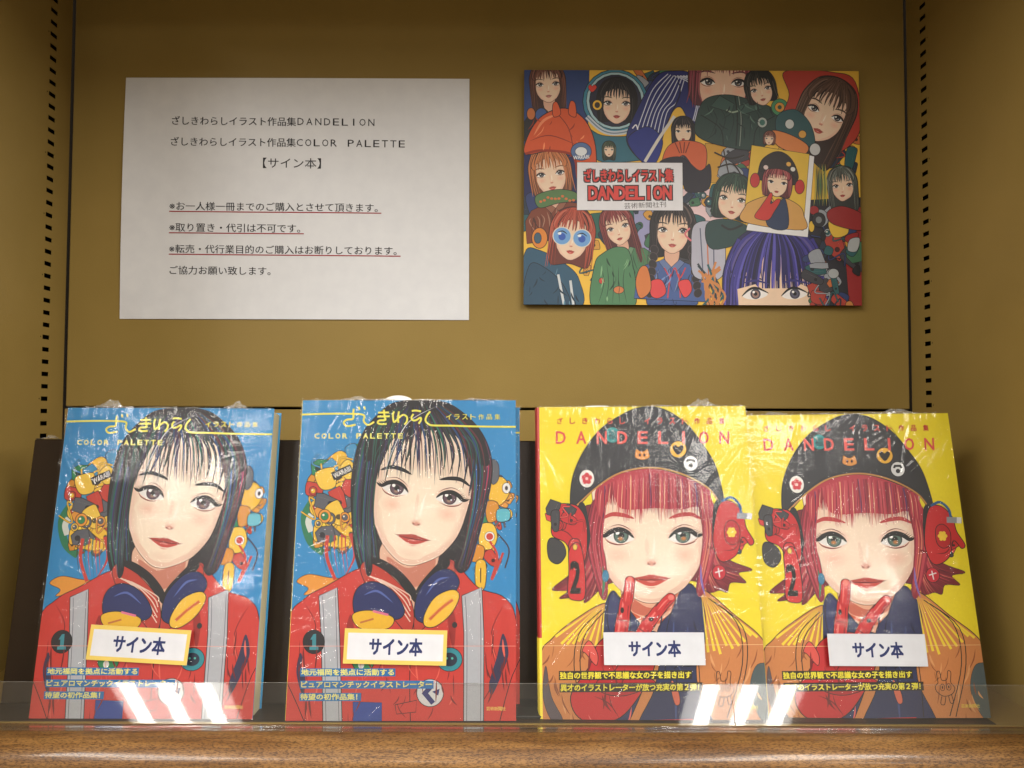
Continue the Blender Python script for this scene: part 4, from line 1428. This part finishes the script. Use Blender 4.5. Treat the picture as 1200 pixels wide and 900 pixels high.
# blue striped sleeves folded like a tent
P.poly([(480, 70), (540, 50), (600, 60), (650, 120), (640, 200), (600, 240), (560, 170), (520, 210), (470, 360), (430, 350), (380, 280), (410, 190)], (34, 42, 110), True, 2.4)
for k in range(7):
    P.stroke([(520 + k * 9, 60 + k * 3), (470 + k * 13, 110 + k * 7), (436 + k * 13, 190), (410 + k * 13, 262 + k * 8)], 3, (200, 206, 226))
for k in range(6):
    P.stroke([(540 + k * 10, 66), (590 + k * 8, 90 - k * 2), (616 + k * 5, 140), (598 + k * 8, 225 - k * 8)], 3, (200, 206, 226))
P.stroke([(545, 60), (560, 120), (530, 190), (500, 260)], 5, (16, 20, 60), 'both')
P.poly([(384, 275), (440, 235), (480, 250), (500, 290), (470, 360), (420, 340)], (30, 44, 130), True, 2.2)
P.stroke([(440, 350), (490, 270), (540, 200)], 10, (210, 206, 200)); P.stroke([(400, 240), (412, 228), (418, 244)], 4, (230, 230, 240))
# small girl with folded gloves
girl(P, 568, 250, 17, 0, (28, 24, 34), body=(44, 40, 60), length=4.5, seed=3)
P.poly([(505, 320), (530, 290), (580, 280), (640, 300), (640, 370), (610, 380), (570, 330), (540, 350), (500, 360)], (206, 96, 54), True, 2)
for gx in (540, 556, 572, 588):
    P.stroke([(gx, 286), (gx + (566 - gx) * .3, 304), (gx + (566 - gx) * .6, 322)], 3.5, (110, 40, 20))
P.poly([(490, 350), (560, 335), (620, 380), (655, 360), (650, 440), (580, 450), (560, 420), (500, 400)], (34, 30, 44), True, 2)
# top face cropped by the edge and olive jacket
girl(P, 702, 88, 50, 2, (140, 60, 76), skin=(228, 192, 168), length=1.6, seed=4)
P.poly([(620, 180), (650, 140), (720, 130), (800, 150), (870, 180), (880, 240), (820, 310), (700, 300), (610, 260)], (42, 66, 62), True, 2.2)
for k in range(6):
    P.stroke([(650 + k * 32, 160 + k * 5), (680 + k * 28, 210), (650 + k * 34, 280)], 3, (28, 44, 44), 'both')
P.stroke([(740, 132), (748, 210), (742, 300)], 4, (16, 26, 28)); P.stroke([(752, 132), (760, 210), (754, 300)], 2, (150, 160, 150))
P.poly([(690, 132), (738, 160), (728, 190), (660, 168)], (56, 84, 78), False, 2); P.poly([(800, 150), (752, 168), (764, 196), (832, 176)], (56, 84, 78), False, 2)
P.stroke([(626, 196), (690, 240), (700, 296)], 3, (16, 26, 28)); P.stroke([(872, 200), (812, 240), (800, 300)], 3, (16, 26, 28))
P.stroke([(712, 180), (730, 188), (750, 184)], 5, (150, 170, 150)); P.ell(830, 222, 16, 17, (170, 180, 176), line=1.6); P.ell(830, 222, 9, 10, (60, 110, 100))
# ponytail girl and green headset
girl(P, 826, 112, 23, -12, (30, 34, 34), length=2.0, seed=5, lip=(170, 80, 70))
P.ell(888, 172, 28, 28, (70, 140, 96), line=2); P.ell(888, 172, 16, 16, (212, 150, 60), line=1.6); P.ell(888, 172, 7, 7, (50, 80, 60))
P.stroke([(905, 200), (935, 160), (925, 110)], 9, (90, 160, 90), 'both')
folds(P, 640, 860, 150, 290, 22, pr_, (24, 40, 42), (86, 116, 104))
# red hood girl
P.poly([(900, 60), (960, 50), (1060, 56), (1140, 90), (1150, 260), (1040, 330), (960, 200), (900, 200), (920, 130)], (178, 60, 46), True, 2)
girl(P, 1040, 192, 42, 24, (88, 62, 48), length=4.2, seed=6, lip=(186, 80, 70))
P.poly([(880, 200), (940, 180), (990, 230), (1000, 300), (940, 290), (880, 260)], (44, 84, 90), True, 2)
P.ell(920, 228, 15, 16, (200, 206, 206), line=1.6); P.ell(962, 262, 13, 13, (214, 160, 70), line=1.6); P.ell(1003, 312, 18, 20, (196, 198, 200), line=1.6)
P.poly([(860, 250), (920, 262), (980, 300), (960, 330), (880, 300)], (214, 130, 70), True, 2)
girl(P, 852, 276, 9, 5, (120, 66, 50), length=2.2, seed=7)
# orange helmet girl
girl(P, 128, 388, 31, -8, (198, 120, 70), body=(120, 60, 40), length=2.3, seed=8, lip=(200, 90, 80))
P.poly([(44, 322), (58, 256), (104, 196), (180, 172), (246, 214), (278, 300), (274, 410), (240, 440), (216, 404), (208, 340), (190, 322), (120, 314)], (208, 84, 40), True, 3)
P.stroke([(46, 322), (90, 312), (150, 314), (196, 324), (212, 350), (218, 404), (238, 434)], 8, (150, 48, 24))
P.stroke([(74, 262), (108, 212), (160, 190)], 9, (236, 140, 96), 'both')
P.stroke([(150, 186), (190, 240), (206, 320)], 2.5, (110, 34, 16))
folds(P, 70, 260, 200, 330, 12, pr_, (150, 50, 20), (240, 140, 90))
P.poly([(140, 200), (138, 160), (152, 152), (164, 190)], (214, 90, 46), True, 2); P.poly([(190, 190), (196, 150), (212, 156), (214, 200)], (214, 90, 46), True, 2)
P.stroke([(60, 280), (130, 262), (230, 300)], 3, (130, 40, 20), 'both')
P.ell(230, 315, 34, 30, (86, 112, 160), line=2); P.ell(230, 315, 20, 15, (224, 228, 232), line=1.4)
P.text("WARABI", 204, 328, 256, 340, (240, 240, 240), 0.02, rot=-4)
P.poly([(80, 460), (150, 440), (210, 450), (212, 476), (150, 486), (90, 500)], (86, 120, 74), True, 2)
for k in range(10):
    P.ell(95 + k * 12, 474 + pr_.uniform(-12, 8), 5, 4, (206, 110, 60))
# red haired girl with blue round glasses
P.poly([(40, 650), (90, 640), (180, 690), (220, 740), (220, 830), (30, 830)], (44, 84, 110), True, 2)
T = girl(P, 197, 596, 33, 7, (178, 74, 52), length=3.0, seed=9, iris=(60, 90, 170), lip=(200, 80, 70))
for sx in (-1, 1):
    q = T(sx * 1.0, 0.05)
    P.ell(q[0], q[1], 30, 29, (110, 160, 214), line=3, lcol=(220, 214, 200)); P.ell(q[0], q[1] + 2, 12, 12, (50, 90, 180)); P.ell(q[0] - 8, q[1] - 9, 6, 5, (230, 240, 250))
    P.stroke([T(sx * 1.0 - .5, -.25), T(sx, -.45), T(sx * 1.0 + .5, -.2)], 4, INK, 'lens')
P.poly([(55, 690), (110, 700), (170, 760), (180, 830), (40, 830)], (40, 74, 98), True, 2)
P.stroke([(150, 720), (170, 830)], 8, (200, 206, 210)); P.stroke([(190, 740), (200, 830)], 8, (200, 206, 210))
P.ell(90, 600, 26, 34, (214, 130, 50), line=2); P.ell(84, 600, 12, 18, (60, 90, 110), line=1.6)
folds(P, 50, 215, 690, 820, 16, pr_, (20, 44, 62), (96, 140, 164))
# long haired girl in green jacket
girl(P, 348, 566, 25, -16, (138, 56, 56), body=(70, 120, 84), length=5.2, seed=10, side=-.2)
P.poly([(270, 690), (300, 650), (350, 630), (390, 660), (400, 830), (262, 830)], (76, 126, 88), True, 2.2)
for k in range(5):
    P.stroke([(290 + k * 20, 680 + k * 4), (300 + k * 16, 750), (280 + k * 24, 820)], 2.4, (36, 66, 50), 'both')
P.ell(349, 772, 17, 12, (200, 120, 70), line=1.6); P.ell(293, 742, 9, 10, (190, 60, 50), line=1.4)
folds(P, 270, 395, 660, 820, 16, pr_, (30, 62, 44), (130, 176, 130))
# black braids, blue shirt
P.poly([(455, 720), (500, 680), (560, 680), (600, 730), (600, 830), (450, 830)], (58, 84, 140), True, 2)
girl(P, 530, 576, 33, 3, (44, 38, 42), body=(66, 92, 150), length=2.8, seed=11, lip=(196, 90, 84))
for sg in (-1, 1):
    for k in range(7):
        P.ell(530 + sg * (62 + 3 * k), 640 + k * 24, 13, 15, (40, 34, 38), rot=sg * 25, line=1.6, lcol=(90, 76, 80))
P.stroke([(500, 700), (520, 730), (535, 700), (550, 735), (570, 700)], 4, (200, 60, 60)); P.stroke([(520, 720), (510, 800)], 4, (200, 60, 60)); P.stroke([(548, 720), (552, 800)], 4, (200, 60, 60))
folds(P, 460, 595, 700, 820, 14, pr_, (30, 46, 90), (120, 146, 200))
P.poly([(455, 745), (490, 740), (505, 780), (480, 800), (455, 790)], (216, 66, 70), True, 2); P.poly([(545, 750), (580, 740), (590, 775), (565, 798)], (216, 66, 70), True, 2)
P.poly([(420, 700), (445, 700), (455, 770), (420, 800), (405, 750)], (206, 120, 60), True, 2)
# green haired girl and white jacket
P.poly([(600, 560), (660, 550), (700, 600), (690, 730), (600, 730), (590, 640)], (176, 176, 192), True, 2)
for k in range(3):
    P.stroke([(620 + k * 22, 570), (628 + k * 18, 730)], 4, (196, 110, 60) if k == 1 else (90, 96, 120))
P.poly([(640, 560), (700, 540), (770, 560), (800, 600), (660, 640)], (36, 66, 66), True, 2)
girl(P, 728, 474, 29, 10, (40, 66, 56), length=2.4, seed=12, iris=(50, 70, 60), side=.15, hl=(96, 140, 110))
P.stroke([(690, 560), (720, 575), (760, 560)], 7, (30, 30, 34))
P.stroke([(586, 570), (570, 590), (590, 612)], 6, (210, 110, 120))
# large blue haired girl, cropped below
girl(P, 868, 785, 76, 0, (58, 52, 138), skin=(234, 204, 176), iris=(70, 70, 90), length=1.6, seed=13, hl=(100, 96, 190))
P.strands([(830, 570), (760, 640), (720, 740), (712, 830)], [(900, 570), (970, 640), (1000, 740), (1010, 830)], 60, [(58, 52, 138), (34, 30, 90), (90, 84, 180), (24, 20, 60)], 7, 'both', 0.1, pr_)
P.poly([(740, 772), (800, 756), (812, 770), (935, 770), (950, 756), (990, 775), (985, 840), (745, 840)], (234, 204, 176))
for ex_ in (800, 930):
    P.poly([(ex_ - 42, 796), (ex_ - 20, 776), (ex_ + 6, 772), (ex_ + 40, 788), (ex_ + 20, 802), (ex_ - 16, 806)], (236, 232, 230), True)
    P.ell(ex_, 788, 17, 17, (60, 60, 80)); P.ell(ex_, 789, 12, 12, (150, 120, 110) if ex_ < 850 else (90, 90, 110)); P.ell(ex_, 788, 6, 6, INK); P.ell(ex_ - 6, 782, 4, 4, (250, 250, 250))
    P.stroke([(ex_ - 46, 796), (ex_ - 20, 773), (ex_ + 6, 769), (ex_ + 44, 786)], 8, INK, 'lens')
    P.stroke([(ex_ - 40, 752), (ex_, 744), (ex_ + 46, 756)], 7, (50, 46, 120), 'lens')
# machinery on the right
gear(P, 1060, 600, 140, 180, 26, pr_, DP)
gear(P, 1040, 760, 110, 130, 18, pr_, DP)
for k in range(10):
    x, y = pr_.uniform(985, 1130), pr_.uniform(500, 820)
    c = pr_.choice([(40, 90, 96), (220, 180, 60), (60, 60, 68), (170, 176, 180), (196, 130, 70), (36, 60, 70), (150, 40, 44), (30, 30, 38)])
    if pr_.random() < 0.5:
        P.ell(x, y, pr_.uniform(8, 20), pr_.uniform(8, 22), c, line=1.8)
    else:
        P.poly([(x, y), (x + pr_.uniform(14, 40), y + pr_.uniform(-10, 14)), (x + pr_.uniform(10, 30), y + pr_.uniform(20, 50)), (x - pr_.uniform(0, 12), y + pr_.uniform(16, 40))], c, True, 1.8)
P.poly([(1045, 550), (1100, 545), (1108, 590), (1060, 602)], (224, 186, 70), True, 2)
P.ell(1012, 545, 22, 24, (46, 46, 52), line=2); P.ell(1012, 545, 10, 11, (120, 126, 130))
for k in range(16):
    P.stroke([(630 + pr_.uniform(-20, 60), 720 + pr_.uniform(-40, 40)), (650 + pr_.uniform(-20, 60), 760 + pr_.uniform(-20, 40)), (640 + pr_.uniform(-20, 50), 828)], 7, pr_.choice([(36, 90, 96), (50, 60, 70), (200, 130, 70), (30, 50, 60)]))
# grey-haired girl at the right edge
girl(P, 1092, 432, 22, -6, (96, 104, 100), length=4.0, seed=14, iris=(40, 50, 60), side=-.2, hl=(150, 156, 150))
P.poly([(1040, 520), (1090, 500), (1160, 530), (1160, 580), (1060, 560)], (150, 44, 46), True, 2)
for k in range(8):
    P.stroke([(1000 + k * 5, 360), (1004 + k * 5, 430), (996 + k * 6, 500)], 4, pr_.choice([(90, 130, 90), (190, 180, 90), (60, 90, 80)]), 'both')
P.stroke([(670, 320), (720, 340), (770, 330)], 5, (40, 34, 30)); P.stroke([(680, 370), (730, 360), (760, 400)], 5, (40, 34, 30)); P.stroke([(700, 310), (716, 390)], 4, (60, 50, 40))
girl(P, 322, 310, 10, 0, (50, 70, 50), length=3.5, seed=15)
# picture of the yellow book inside the poster
P.poly([(980, 330), (1000, 336), (975, 602), (772, 578), (776, 560)], (228, 228, 230), False, 1)
B0 = [(793, 297), (984, 328), (960, 580), (762, 552)]
P.poly(B0, (222, 184, 64), False, 1.6)


def sub(x, y):
    u_, v_ = x / 100, y / 140
    top = Vector(B0[0]).lerp(Vector(B0[1]), u_)
    bot = Vector(B0[3]).lerp(Vector(B0[2]), u_)
    q = top.lerp(bot, v_)
    return (q.x, q.y)


P.tf = sub
P.poly([(0, 112), (10, 100), (38, 86), (50, 96), (64, 86), (90, 96), (99, 112), (99, 139), (1, 139)], (206, 156, 84), True, 1)
P.poly([(36, 90), (50, 100), (66, 88), (74, 139), (40, 139)], (40, 56, 90), True, 1)
P.poly([(16, 46), (20, 24), (36, 8), (52, 4), (68, 12), (80, 30), (84, 52), (80, 60), (18, 60)], (44, 38, 40), True, 1)
girl(P, 50, 60, 11, 0, (150, 60, 66), length=2.4, seed=16)
P.poly([(18, 44), (22, 24), (36, 8), (52, 4), (68, 12), (80, 30), (84, 48), (66, 38), (50, 35), (34, 38)], (44, 38, 40), True, 1)
P.ell(12, 62, 8, 13, (190, 50, 50), line=1); P.ell(88, 62, 8, 13, (190, 50, 50), line=1)
P.poly([(18, 128), (26, 108), (34, 92), (40, 80), (44, 84), (42, 100), (52, 90), (58, 92), (50, 112), (40, 130)], (196, 50, 44), True, 1)
P.ell(66, 24, 4, 4, (220, 170, 80)); P.ell(74, 32, 4, 4, (220, 220, 216)); P.ell(28, 36, 4, 4, (220, 200, 196))
P.tf = None
# title card
P.poly([(216, 351), (564, 354), (564, 512), (214, 509)], (226, 226, 232), False, 1.2)
TR = (214, 66, 60)
for dx, dy in ((-2.5, -2.5), (2.5, 2.5), (2.5, -2.5), (-2.5, 2.5)):
    P.text("ざしきわらしイラスト集", 240 + dx, 374 + dy, 532 + dx, 416 + dy, (30, 20, 24), 0.055)
P.text("ざしきわらしイラスト集", 240, 374, 532, 416, TR, 0.03)
for dx, dy in ((-2.5, -2.5), (2.5, 2.5), (2.5, -2.5), (-2.5, 2.5)):
    P.letters("DANDELION", 254 + dx, 526 + dx, 432 + dy, 474 + dy, (30, 20, 24), 0.075, 27)
P.letters("DANDELION", 254, 526, 432, 474, TR, 0.045, 27)
P.text("芸術新聞社刊", 370, 484, 508, 503, (40, 36, 40), 0.0, rot=-2)
P.build("poster_print", M['ink_poster'], qe)

# small black foot in the gap between the blue and yellow books
ft = MB().extrude_x([(0.0, 0.0), (0.0, 0.0022), (0.012, 0.0045), (0.05, 0.0045), (0.05, 0.0)], -0.013, 0.013).build("stand_foot", M['black_plastic'], bevel=0.0006, loc=(0.0125, 0.6215, 0.0006))
tag(ft, "small black stand foot on the shelf between the blue and yellow books", "stand foot")

# scrap of clear wrap caught on the board's top left corner
v2, f2 = [], []
crumple(-0.398, 0.022, 0.006, 91, 0.2222, v2, f2)
link("wrap_scrap", mesh("wrap_scrap", v2, f2), M['crumple'], bd)
# thin board-coloured plate added on the deck to darken the gaps between books
fp = MB().box(-0.408, 0.400, -0.036, 0.030, -0.0001, 0.0002).build("added_dark_plate", M['board'])
fp.parent = bd
fp.matrix_parent_inverse = Matrix.Rotation(bl, 4, 'X')
